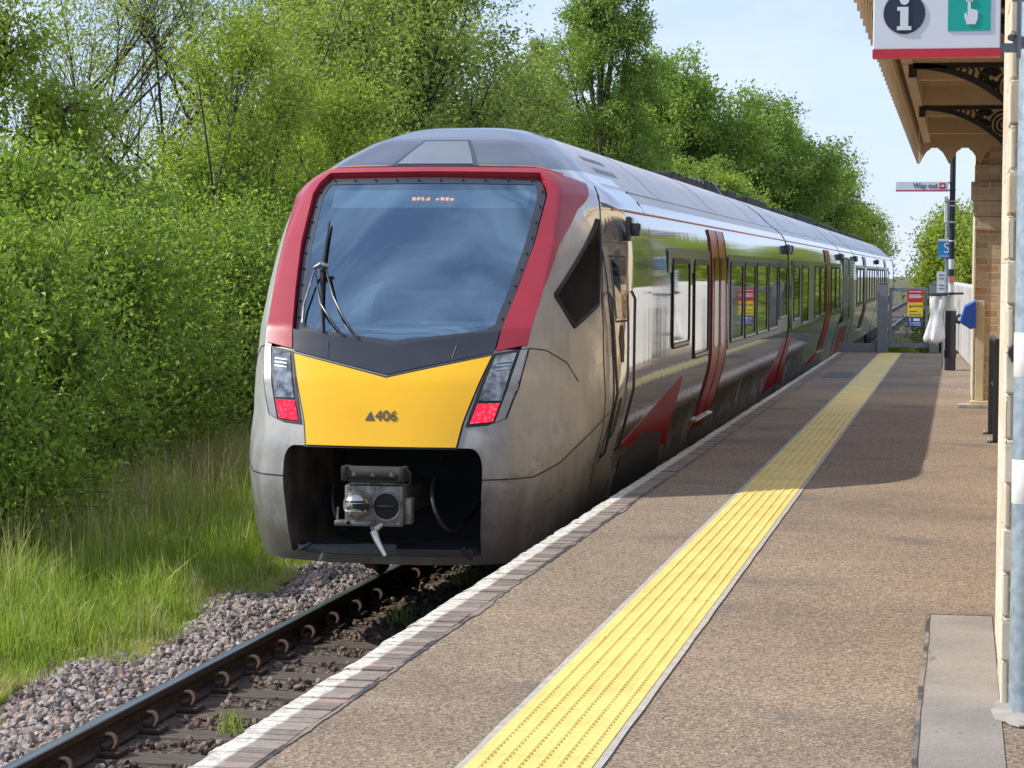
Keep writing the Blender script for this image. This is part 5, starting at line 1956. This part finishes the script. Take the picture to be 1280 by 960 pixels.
        dress(cars[1], sg,
              [(20.6, 21.9, 1.66, 2.53), (22.5, 24.1, 1.56, 2.53), (25.9, 27.3, 1.60, 2.53), (27.6, 29.0, 1.62, 2.53), (31.2, 32.7, 1.62, 2.53), (32.9, 34.4, 1.62, 2.53)],
              [(20.3, 34.6, 1.55, 2.60)], [(29.3, 30.8)],
              [([(19.85, .72), (20.9, .72)], [(19.82, 1.42), (20.5, 1.42)]), ([(25.5, .75), (28.0, .75)], [(28.9, .93), (30.7, .93)])])
        dress(cars[3], sg,
              [(43.0, 44.6, 1.62, 2.53), (44.9, 46.5, 1.62, 2.53), (49.2, 50.8, 1.62, 2.53), (51.1, 52.7, 1.62, 2.53), (53.0, 54.6, 1.62, 2.53), (54.9, 56.5, 1.62, 2.53)],
              [(42.6, 56.8, 1.55, 2.60)], [(47.1, 48.6)], [])
        dress(cars[4], sg,
              [(58.2, 59.9, 1.62, 2.53), (60.2, 61.9, 1.62, 2.53), (62.2, 63.9, 1.62, 2.53), (66.5, 68.2, 1.62, 2.53)],
              [(57.8, 69, 1.55, 2.60)], [(64.4, 65.9)], [])
        # power car: louvred plant doors
        mb = MB()
        for s0, s1 in ((35.9, 38.3), (38.7, 41.1)):
            flat_side_poly(mb, rrect(s0, s1, 1.25, 2.75, .05), sg, 1.376, 0)
            for z in np.arange(1.75, 2.7, .06):
                flat_side_poly(mb, [(s0 + .1, z), (s1 - .1, z), (s1 - .1, z + .03), (s0 + .1, z + .03)], sg, 1.379, 1)
            for k in range(2):
                q = s0 + .15 + k * 1.15
                flat_side_poly(mb, [(q, 1.30), (q + .95, 1.30), (q + .95, 1.66), (q, 1.66)], sg, 1.379, 1)
        mb.build('grille', [M['grey_steel'], M['charcoal']], cars[2])
        mb = MB()
        sp = lambda s, z: side_pt(s, z, sg)
        patch(mb, [(36.0, .62), (40.5, .62)], [(36.6, 1.2), (39.9, 1.2)], 12, 5, sp, .005, .006)
        mb.build('maroon_flash', M['maroon_side'], cars[2], smooth=40)
    # gangways, pods and couplings between the cars
    for (a0, a), (b, b1) in zip(SPANS[:-1], SPANS[1:]):
        mb = MB()
        prof = [(float(ip(SEC, z)) - .10, z) for z in (.8, 1.1, 1.5, 2.3, 2.75, 2.97, 3.15, 3.4)]
        prof = prof + [(-c, z) for c, z in prof[::-1]]
        n = len(prof)
        V = [W3((c, s, z)) for s in (a - .05, b + .05) for c, z in prof]
        mb.add(V, [(i, (i + 1) % n, n + (i + 1) % n, n + i) for i in range(n)])
        mb.build('gangway', M['bellows'], r)
        for sg in (1, -1):
            for q0, q1, d in ((a - .42, a - .12, 1.42), (b + .1, b + .36, 1.41)):
                mb = MB()
                mb.box(W3((sg * 1.33, q0, 2.68)), W3((sg * d, q1, 2.82)), bev=.03)
                mb.build('camera_pod', M['charcoal'], r, smooth=40)
    # tail end far away: the same nose turned round
    mb = MB()
    nose_shell(mb, flipY=78.3)
    M['tail'] = mat('dimmed_tail_paint', (0.20, 0.20, 0.18), (0.13, 0.13, 0.12), 2, 0.6)  # silver darkened in its colour to stand for dim reflections at the far end
    mb.build('tail_shell', [M['tail'], M['dome'], M['bay_dirt'], M['tail']], r, smooth=28)
    # bogies
    for k, s in enumerate((4.4, 19.64, 35.05, 41.9, 57.25, 72.5)):
        mb = MB()
        for sg in (-1, 1):
            mb.box(W3((sg * .98, s - 1.75, .42)), W3((sg * 1.16, s + 1.75, .60)), bev=.03)
            mb.box(W3((sg * .95, s - .35, .50)), W3((sg * 1.17, s + .35, .90)), bev=.04)
            for t in (-1.15, 1.15):
                mb.box(W3((sg * 1.0, s + t - .2, .28)), W3((sg * 1.17, s + t + .2, .55)), bev=.05)
                mb.tube([W3((sg * 1.10, s + t * .72, .45)), W3((sg * 1.13, s + t * .55, .86))], .045, 8)
                mb.tube([W3((sg * 1.05, s + t * 1.25, .55)), W3((sg * 1.05, s + t * 1.25, .80))], .09, 10)
        mb.box(W3((-.95, s - .3, .40)), W3((.95, s + .3, .62)), bev=.03)
        bg = mb.build('bogie', M['underframe'], r)
        for t in (-1.15, 1.15):
            mb = MB()
            for sg in (-1, 1):
                pr = [(.20, 0), (.43, 0.0), (.445, .02), (.445, .03), (.41, .035), (.40, .13), (.30, .10), (.20, .13)]
                vs, fs, n = [], [], 36
                for rr, d in pr:
                    for q in range(n):
                        th = 2 * math.pi * q / n
                        vs.append(W3((sg * (.715 + d), s + t + rr * math.cos(th), .37 + rr * math.sin(th))))
                for i in range(len(pr) - 1):
                    fs += [(i * n + q, i * n + (q + 1) % n, (i + 1) * n + (q + 1) % n, (i + 1) * n + q) for q in range(n)]
                mb.add(vs, fs)
            mb.tube([W3((-.9, s + t, .37)), W3((.9, s + t, .37))], .09, 14)
            mb.build('wheelset', M['dark_iron'], bg, smooth=40)
    # dark arches in the skirt over the first bogie, and underfloor boxes
    for sg in (1, -1):
        mb = MB()
        patch(mb, [(3.05, .60), (4.4, .60), (5.95, .60)], [(3.25, .93), (4.4, 1.05), (5.75, .96)], 16, 5, lambda s, z: side_pt(s, z, sg), .009, .006)
        mb.build('wheel_arch', M['bellows'], cars[0], smooth=40)
    mb = MB()
    for s0, s1 in ((7, 12.5), (13, 17), (22, 27), (28, 32.5), (44, 55), (60, 70)):
        mb.box(W3((-1.08, s0, .22)), W3((1.08, s1, .60)), bev=.03)
    mb.build('underfloor_box', M['underframe'], r)
    return r


build_train()

# ------------------------------------------------------------------ vegetation
def rand_unit(rng, n):
    v = rng.normal(size=(n, 3))
    return v / np.linalg.norm(v, axis=1, keepdims=True)


def leaves_at(P, size, rng, up=0.35, narrow=0.55):
    """one folded leaf (two quads) at every point"""
    n = len(P)
    nrm = rand_unit(rng, n) + np.array([0, 0, up])
    nrm /= np.linalg.norm(nrm, axis=1, keepdims=True)
    t = np.cross(nrm, rand_unit(rng, n))
    t /= np.linalg.norm(t, axis=1, keepdims=True) + 1e-9
    b = np.cross(nrm, t)
    l = (size * rng.uniform(0.45, 1.45, n))[:, None]
    w = l * narrow * 0.5
    fold = nrm * w * 0.45
    base, tip = P, P + t * l - nrm * l * 0.12
    m1 = P + t * l * 0.42
    a, c = m1 + b * w + fold, m1 - b * w + fold
    V = np.stack([base, a, tip, c], 1).reshape(-1, 3)
    i = np.arange(n)[:, None] * 4
    F = np.concatenate([i + np.array([[0, 1, 2]]), i + np.array([[0, 2, 3]])], 1).reshape(-1, 3)
    return V, F


def bezier(a, b, c, n):
    t = np.linspace(0, 1, n)[:, None]
    return (1 - t) ** 2 * a + 2 * t * (1 - t) * b + t * t * c


def plant(name, label, cat, group, loc, H, R, rng, nleaf, lsize, leaf, bark, base=0.2, lobes=10, lobe_r=0.38, squash=1.0, trunk_r=0.09, stems=1, spread=0.9, weep=0.0, sparse=1.0, top=0.0, clump=0.16, fan=0.05):
    """a root Empty with trunk and crown; crown leaves sit on twigs in clumps round the ends of the limbs"""
    loc = (loc[0], loc[1], float(ground_z(loc[0], loc[1])) - 0.02 if len(loc) < 3 else loc[2])
    r = thing(name, label, cat, loc, group)
    O = np.array(loc)
    mb = MB()
    cz0 = H * base
    LC = []
    for k in range(lobes):
        u = (k + 0.5) / lobes
        z = cz0 + (H - cz0) * (0.12 + 0.80 * u) + rng.normal(0, 0.03) * H
        ang = k * 2.39996 + rng.uniform(-0.5, 0.5)
        prof = math.sin(math.pi * min(1, (0.18 + 0.80 * u) ** (1.05 + top))) ** 0.7
        rr = R * prof * rng.uniform(0.35, 0.78)
        LC.append((rr * math.cos(ang), rr * math.sin(ang), z, R * lobe_r * rng.uniform(0.75, 1.3) * (0.6 + 0.4 * prof)))
    LC = np.array(LC)
    tops = []
    for s in range(stems):
        off = np.array([rng.normal(0, 0.22) * R * (stems > 1), rng.normal(0, 0.22) * R * (stems > 1), 0])
        p0 = off * 0.5
        p2 = np.array([rng.normal(0, fan) * H + off[0] * 1.4, rng.normal(0, fan) * H + off[1] * 1.4, H * (0.86 if stems == 1 else rng.uniform(0.6, 0.85))])
        p1 = (p0 + p2) / 2 + np.array([rng.normal(0, 0.05), rng.normal(0, 0.05), 0]) * H
        T = bezier(p0, p1, p2, 12)
        tr = trunk_r / (stems ** 0.4)
        mb.tube(O + T, np.linspace(tr * 1.25, tr * 0.18, 12), 8)
        tops.append(T)
    twigs, pts, wts = [], [], []
    for (x, y, z, lr) in LC:
        T = tops[int(rng.integers(len(tops)))]
        j = int(np.clip((z - lr * 0.8) / H * 11 * 0.8, 1, 10))
        a = T[j]
        c = np.array([x, y, z])
        mid = (a + c) / 2 + np.array([0, 0, -0.10 * np.linalg.norm(c - a)]) + rng.normal(0, 0.05, 3) * R
        B = bezier(a, mid, c, 8)
        mb.tube(O + B, np.linspace(max(0.012, trunk_r * 0.38), max(0.006, trunk_r * 0.12), 8), 6)
        ns = max(8, int(20 * sparse))
        D = rand_unit(rng, ns) * np.array([1, 1, squash])
        E_ = c + D * lr * rng.uniform(0.55, 1.15, ns)[:, None]
        if weep:
            E_[:, 2] -= weep * rng.uniform(0.3, 1.0, ns)
        for e in E_:
            st = B[int(rng.integers(4, 8))]
            m2 = (st + e) / 2 + np.array([0, 0, 0.16 * lr + weep * 0.45])
            Q = bezier(st, m2, e, 6)
            twigs.append(Q)
    for q in twigs[::1]:
        mb.tube(O + q, np.linspace(max(0.006, trunk_r * 0.10), 0.003, 6), 4, cap=False)
    mb.build('trunk', bark, r, smooth=60)
    tw = np.array(twigs)
    k = rng.integers(len(tw), size=nleaf)
    t = (1.06 - 0.62 * rng.uniform(0, 1, nleaf) ** 1.5) * 5
    i0 = np.clip(t.astype(int), 0, 4)
    f = (t - i0)[:, None]
    P = tw[k, i0] * (1 - f) + tw[k, i0 + 1] * f
    P = P + rng.normal(0, 1, (nleaf, 3)) * clump * np.array([1, 1, 0.8])
    P = P[P[:, 2] > 0.05]
    V, F = leaves_at(P, lsize, rng)
    cl = rng.normal(0, 0.17, len(tw))
    tint = np.clip(0.45 + cl[k[:len(P)]] + rng.normal(0, 0.18, len(P)), 0, 1)
    raw('crown', V + O, F, leaf, r, attr=np.repeat(tint, 2))
    return r


def put(proto, loc, rz, sc, label):
    o = dup(proto, None, (loc[0], loc[1], float(ground_z(loc[0], loc[1])) - 0.02 if len(loc) < 3 else loc[2]))
    o.rotation_euler = (0, 0, rz)
    o.scale = sc
    o['label'] = label
    return o


def build_vegetation():
    rng = np.random.default_rng(21)
    G = 'hedge shrubs along the left bank'
    com = dict(leaf=M['leaf_hedge'], bark=M['bark'], base=0.02, stems=5, trunk_r=0.05)
    hedge = [
        plant('hedge_shrub', 'dense green shrub filling the lower left corner beside the long grass', 'shrub', G, (-8.5, 18.2), 2.6, 1.5, rng, 30000, .062, lobes=22, lobe_r=.40, clump=.15, **com),
        plant('hedge_shrub', 'dense green shrub, second along the bank from the left edge', 'shrub', G, (-8.9, 20.8), 3.0, 1.6, rng, 32000, .062, lobes=24, lobe_r=.40, clump=.16, **com),
        plant('hedge_shrub', 'dark green shrub over bare stems and dead grass beside the train nose', 'shrub', G, (-9.2, 24.0), 3.1, 1.7, rng, 32000, .064, lobes=24, lobe_r=.38, clump=.16, **com)]
    spots = [(-9.9, 26.6, 1, 2.1, 1.05, 'shrub directly left of the yellow nose, behind the tall dead grass'), (-9.8, 29.6, 0, 0.6, 1.15, 'shrub half hidden behind the left side of the train nose'),
             (-10.4, 33.2, 2, 4.0, 1.1, 'green shrub showing just left of the crimson pillar'), (-11.2, 20.5, 2, 3.2, 1.25, 'taller shrub behind the front row at the left edge'),
             (-11.7, 23.6, 0, 5.0, 1.4, 'taller shrub behind the second front shrub from the left edge'), (-11.9, 27.2, 1, 1.2, 1.3, 'taller green shrub in the middle of the bank, behind the bare stems'),
             (-12.4, 31.5, 0, 2.6, 1.5, 'taller shrub in the second row just left of the train'), (-12.0, 36.8, 2, 5.5, 1.35, 'shrub behind the left corner of the train roof'),
             (-12.2, 41.5, 1, 0.3, 1.4, 'shrub low behind the train roof under the spreading tree'), (-12.0, 47.0, 0, 3.9, 1.45, 'shrub low behind the train roof under the birch')]
    for x, y, k, rz, sc, lab in spots:
        put(hedge[k], (x, y), rz, (sc, sc, sc * .98), lab)
    G = 'trees beyond the track'
    com = dict(cat='tree', group=G)
    plant('oak_tree', 'leafy yellow green tree overhanging the top left corner', loc=(-13.9, 30.5), H=6.8, R=2.1, rng=rng, nleaf=40000, lsize=.085, leaf=M['leaf_bright'], bark=M['bark'], base=.22, lobes=16, lobe_r=.36, trunk_r=.13, clump=.15, **com)
    plant('young_tree', 'bright yellow green young tree with upright leafy shoots left of the train roof', loc=(-11.9, 37.5), H=6.9, R=2.1, rng=rng, nleaf=30000, lsize=.075, leaf=M['leaf_bright'], bark=M['bark'], base=.10, lobes=20, lobe_r=.32, trunk_r=.05, clump=.17, stems=2, **com)
    plant('young_tree', 'fresh green young tree between the bare branches and the train roof', loc=(-10.9, 40.5), H=6.2, R=1.9, rng=rng, nleaf=26000, lsize=.075, leaf=M['leaf_bright'], bark=M['bark'], base=.08, lobes=18, lobe_r=.34, trunk_r=.05, clump=.17, stems=2, **com)
    plant('bare_tree', 'half bare tree with dark fanning branches and sky showing through', loc=(-17.0, 47), H=9.8, R=4.5, rng=rng, nleaf=32000, lsize=.075, leaf=M['leaf_grey'], bark=M['bark'], base=.2, lobes=46, lobe_r=.28, trunk_r=.11, stems=9, sparse=.8, clump=.20, fan=.20, **com)
    plant('spreading_tree', 'grey green spreading tree with dark limbs behind the train roof', loc=(-13.4, 56), H=10.6, R=4.6, rng=rng, nleaf=80000, lsize=.11, leaf=M['leaf_grey'], bark=M['bark'], base=.16, lobes=26, lobe_r=.33, trunk_r=.20, stems=3, clump=.25, top=.3, **com)
    plant('spreading_tree', 'taller grey green tree at the top of the picture, left of the spreading tree', loc=(-16.9, 60), H=12.5, R=4.2, rng=rng, nleaf=46000, lsize=.11, leaf=M['leaf_grey'], bark=M['bark'], base=.14, lobes=26, lobe_r=.33, trunk_r=.2, stems=3, clump=.28, **com)
    plant('spreading_tree', 'fresh green tree between the spreading tree and the birch', loc=(-13.0, 66), H=8.3, R=3.0, rng=rng, nleaf=52000, lsize=.11, leaf=M['leaf_grey'], bark=M['bark'], base=.1, lobes=22, lobe_r=.34, trunk_r=.15, stems=2, clump=.25, top=.3, **com)
    plant('birch_tree', 'tall weeping birch with thin hanging sprays against the sky', loc=(-10.4, 68), H=13.0, R=2.5, rng=rng, nleaf=85000, lsize=.095, leaf=M['leaf_deep'], bark=M['pale_bark'], base=.02, lobes=40, lobe_r=.30, squash=.8, trunk_r=.13, weep=1.3, clump=.13, top=.15, **com)
    plant('birch_tree', 'shorter weeping birch just left of the tall birch, thin against the sky', loc=(-13.0, 72), H=10.6, R=1.6, rng=rng, nleaf=34000, lsize=.085, leaf=M['leaf_deep'], bark=M['pale_bark'], base=.1, lobes=24, lobe_r=.30, squash=.8, trunk_r=.12, weep=1.1, clump=.13, **com)
    rt = plant('broadleaf_tree', 'large dark green tree right of the birch, above the middle of the train', loc=(-10.2, 84), H=10.6, R=4.1, rng=rng, nleaf=90000, lsize=.14, leaf=M['leaf_deep'], bark=M['bark'], base=.02, lobes=22, lobe_r=.36, trunk_r=.16, stems=2, clump=.22, weep=.35, sparse=1.5, top=.5, **com)
    put(rt, (-8.9, 101, -1.0), 2.0, (1.0, 1.0, .98), 'large dark green tree, second from the right in the far row')
    put(rt, (-12.5, 95, -1.0), 4.1, (1.1, 1.1, .95), 'large dark green tree at the back of the far row')
    put(rt, (-8.3, 119, -1.0), 5.2, (.95, .95, .98), 'round topped dark tree in the far row, left of its pale end tree')
    put(rt, (-8.6, 76, -1.0), 3.3, (.8, .8, .60), 'lower dark tree right behind the train roof in the far row')
    put(rt, (-16.5, 90, -1.0), .9, (1.2, 1.2, .9), 'dark tree seen behind the thin sprays of the birch')
    put(rt, (-19.5, 74, -1.0), 1.9, (1.3, 1.3, .95), 'dark tree far behind the spreading trees')
    put(rt, (-30, 64, -1.0), 2.9, (1.2, 1.2, .62), 'low dark tree far behind the half bare tree')
    plant('lime_tree', 'bright lime green young tree rising above the train roof', loc=(-6.9, 72), H=5.7, R=1.7, rng=rng, nleaf=22000, lsize=.12, leaf=M['leaf_bright'], bark=M['bark'], base=.1, lobes=16, lobe_r=.36, trunk_r=.1, clump=.18, **com)
    plant('lime_tree', 'pale green loose tree at the right end of the far row', loc=(-6.6, 128), H=8.6, R=2.6, rng=rng, nleaf=26000, lsize=.15, leaf=M['leaf_bright'], bark=M['bark'], base=.08, lobes=20, lobe_r=.36, trunk_r=.12, clump=.26, **com)
    plant('lime_tree', 'small grey green tree with a ragged outline where the far row ends', loc=(-5.6, 142), H=7.2, R=2.2, rng=rng, nleaf=15000, lsize=.15, leaf=M['leaf_grey'], bark=M['bark'], base=.08, lobes=18, lobe_r=.34, trunk_r=.1, clump=.28, **com)
    G = 'bushes beyond the platform end'
    bb = plant('leafy_bush', 'bright green bush behind the steel gate', 'bush', G, (-0.2, 63), 4.2, 1.45, rng, 30000, .10, M['leaf_bright'], M['bark'], base=.02, lobes=20, lobe_r=.40, trunk_r=.06, stems=4, clump=.2)
    put(bb, (1.1, 60, -1.1), 2.0, (1.05, 1.05, 1.10), 'bright green bush behind the lamp post, right of the gate')
    put(bb, (2.6, 56, -1.1), 4.0, (1.2, 1.2, 1.15), 'bright green bush behind the far wing of the station')
    put(bb, (-.1, 76, -1.1), 1.0, (1.0, 1.0, 1.15), 'bright green bush farther back above the steel gate')
    put(bb, (4.6, 48, -1.1), 3.0, (1.3, 1.3, 1.3), 'bright green bush behind the white fence')
    put(bb, (-1.35, 55, -1.1), 5.0, (.35, .35, .26), 'small low bush seen through the gate mesh')
    put(bb, (5.6, 41, -.02), 2.4, (1.2, 1.2, 1.1), 'bright green bush beside the station yard')
    put(bb, (4.8, 36, -.02), .4, (1.0, 1.0, .95), 'bright green bush next to the far gable')
    put(bb, (8.5, 84, -1.1), 1.4, (2.2, 2.2, 2.1), 'large bush far behind the white fence, mirrored in the train side')
    put(bb, (8.0, 108, -1.1), 2.4, (2.4, 2.4, 2.1), 'large bush farthest away beyond the white fence, mirrored in the train side')
    put(bb, (7.5, 62, -1.1), 5.4, (1.8, 1.8, 1.7), 'taller bush well behind the white fence')


build_vegetation()


def build_grass():
    rng = np.random.default_rng(11)

    def blades(x, y, h, w, lean, tint):
        n = len(x)
        z = ground_z(x, y) - 0.01
        a = rng.uniform(0, 2 * math.pi, n)
        d = np.stack([np.cos(a), np.sin(a), np.zeros(n)], -1)
        b = rng.uniform(0, 2 * math.pi, n)
        L_ = np.stack([np.cos(b), np.sin(b), np.zeros(n)], -1) * (lean * h)[:, None]
        P0 = np.stack([x, y, z], -1)
        up = np.array([0, 0, 1.0])
        P1 = P0 + up * (h * .55)[:, None] + L_ * .30
        P2 = P0 + up * (h * (1 - .35 * lean))[:, None] + L_
        w = w[:, None]
        V = np.stack([P0 - d * w, P0 + d * w, P1 + d * w * .75, P1 - d * w * .75, P2 + d * w * .1, P2 - d * w * .1], 1).reshape(-1, 3)
        i = np.arange(n)[:, None] * 6
        F = np.concatenate([i + np.array([[0, 1, 2, 3]]), i + np.array([[3, 2, 4, 5]])], 1).reshape(-1, 4)
        return V, F, np.repeat(tint, 2)
    # the long grass between ballast and hedge: clumped
    n = 95000
    y = 8.2 + 29 * rng.uniform(0, 1, n) ** 1.25
    edge = -5.72 + 0.16 * np.sin(y * 1.3) + 0.12 * np.sin(y * 3.1 + 1) + 0.06 * np.sin(y * 7.7)
    u = rng.uniform(0, 1, n)
    x = edge - (-0.10 + 3.6 * u)
    cl = np.sin(x * 5.1 + 2 * np.sin(y * 1.7)) * np.sin(y * 4.3 + 1.5 * np.sin(x * 2.2)) + .6 * np.sin(x * 11 + y * 7) * np.sin(y * 9 - x * 3)
    keep = rng.uniform(-1.3, 1.0, n) < cl + .35 + .5 * (u > .06)
    x, y, u, cl = x[keep], y[keep], u[keep], cl[keep]
    h = (0.13 + 0.24 * np.clip(cl, -.3, 1) + .09 * (u > .12) + .09 * (u > .3) + .10 * (u > .62)) * rng.uniform(.6, 1.4, len(x))
    h = np.clip(h, .06, .75)
    tint = np.clip(rng.normal(.36, .16, len(x)) + .10 * cl + .30 * (u > .68) * (rng.uniform(0, 1, len(x)) < .6) + .5 * ((u < .05) & (rng.uniform(0, 1, len(x)) < .4)), 0, 1)
    n2 = 60000
    y2 = 8.0 + 20 * rng.uniform(0, 1, n2) ** 1.2
    e2 = -5.70 + 0.16 * np.sin(y2 * 1.3) + 0.12 * np.sin(y2 * 3.1 + 1) + 0.06 * np.sin(y2 * 7.7)
    u2 = rng.uniform(0, 1, n2) ** 1.5
    x = np.concatenate([x, e2 + .22 - 1.1 * u2])
    y = np.concatenate([y, y2])
    h = np.concatenate([h, rng.uniform(.04, .13, n2)])
    tint = np.concatenate([tint, np.clip(rng.normal(.42, .2, n2) + .25 * (u2 < .12), 0, 1)])
    V, F, T = blades(x, y, h, rng.uniform(.0025, .006, len(x)), np.abs(rng.normal(.25, .22, len(x))), tint)
    m, N, L, b = nodes('grass_blade')
    at = N.new('ShaderNodeAttribute')
    at.attribute_name = 'tint'
    c = ramp(N, L, at.outputs['Fac'], [(0.0, (0.12, 0.23, 0.020)), (0.38, (0.32, 0.46, 0.05)), (0.62, (0.45, 0.52, 0.10)), (0.80, (0.52, 0.46, 0.23)), (1.0, (0.58, 0.48, 0.28))])
    L.new(c, b.inputs['Base Color'])
    b.inputs['Roughness'].default_value = 0.5
    tr = N.new('ShaderNodeBsdfTranslucent')
    L.new(c, tr.inputs[0])
    ms = N.new('ShaderNodeMixShader')
    ms.inputs[0].default_value = .4
    L.new(b.outputs[0], ms.inputs[1])
    L.new(tr.outputs[0], ms.inputs[2])
    L.new(ms.outputs[0], N['Material Output'].inputs[0])
    tag(raw('long_grass', V, F, m, attr=T), 'long bright green and straw grass between the ballast and the hedge', 'grass', kind='stuff')
    # dead stalks in front of the hedge
    n = 2600
    y = rng.uniform(15, 31, n)
    x = -7.8 + rng.normal(0, .5, n) - .02 * (y - 20)
    V, F, T = blades(x, y, rng.uniform(.5, 1.05, n), rng.uniform(.002, .0035, n), np.abs(rng.normal(.22, .18, n)), rng.uniform(.72, 1.0, n))
    tag(raw('dead_stalks', V, F, m, attr=T), 'tall straw coloured dead stalks in front of the hedge', 'dead grass', kind='stuff')
    # sparse grass beyond, behind the train, and by the gate
    n = 9000
    x = rng.uniform(-2.0, 5.5, n)
    y = rng.uniform(46.4, 60, n)
    V, F, T = blades(x, y, rng.uniform(.15, .5, n), rng.uniform(.004, .009, n), np.abs(rng.normal(.3, .2, n)), np.clip(rng.normal(.4, .2, n), 0, 1))
    tag(raw('ramp_weeds', V, F, m, attr=T), 'weeds and rough grass beyond the steel gate', 'weeds', kind='stuff')
    # weeds in the track, each its own tuft
    for (x, y, s, lab) in ((-3.05, 11.62, .19, 'small green weed tuft against the white platform edge near the bottom'), (-3.38, 10.55, .10, 'low yellow weed at the very bottom beside the platform edge'), (-2.93, 14.3, .12, 'green weed tuft in the crib stones farther along the platform edge'),
                           (-4.05, 12.62, .16, 'thin weed standing beside a rusty rail chair'), (-4.08, 16.9, .22, 'dry thin weed against the rail in the train shadow'), (-4.1, 19.0, .22, 'dry thin weed under the train nose')):
        n = 46
        px, py = x + rng.normal(0, s * .28, n), y + rng.normal(0, s * .28, n)
        V, F, T = blades(px, py, s * rng.uniform(.5, 1.2, n), rng.uniform(.002, .005, n), np.abs(rng.normal(.35, .2, n)), np.clip(rng.normal(.42, .18, n), 0, 1))
        V = V + np.array([0, 0, .03])
        tag(raw('weed_tuft', V, F, m, org=(x, y, -1.1), attr=T), lab, 'weed', 'weeds between the rails')


build_grass()
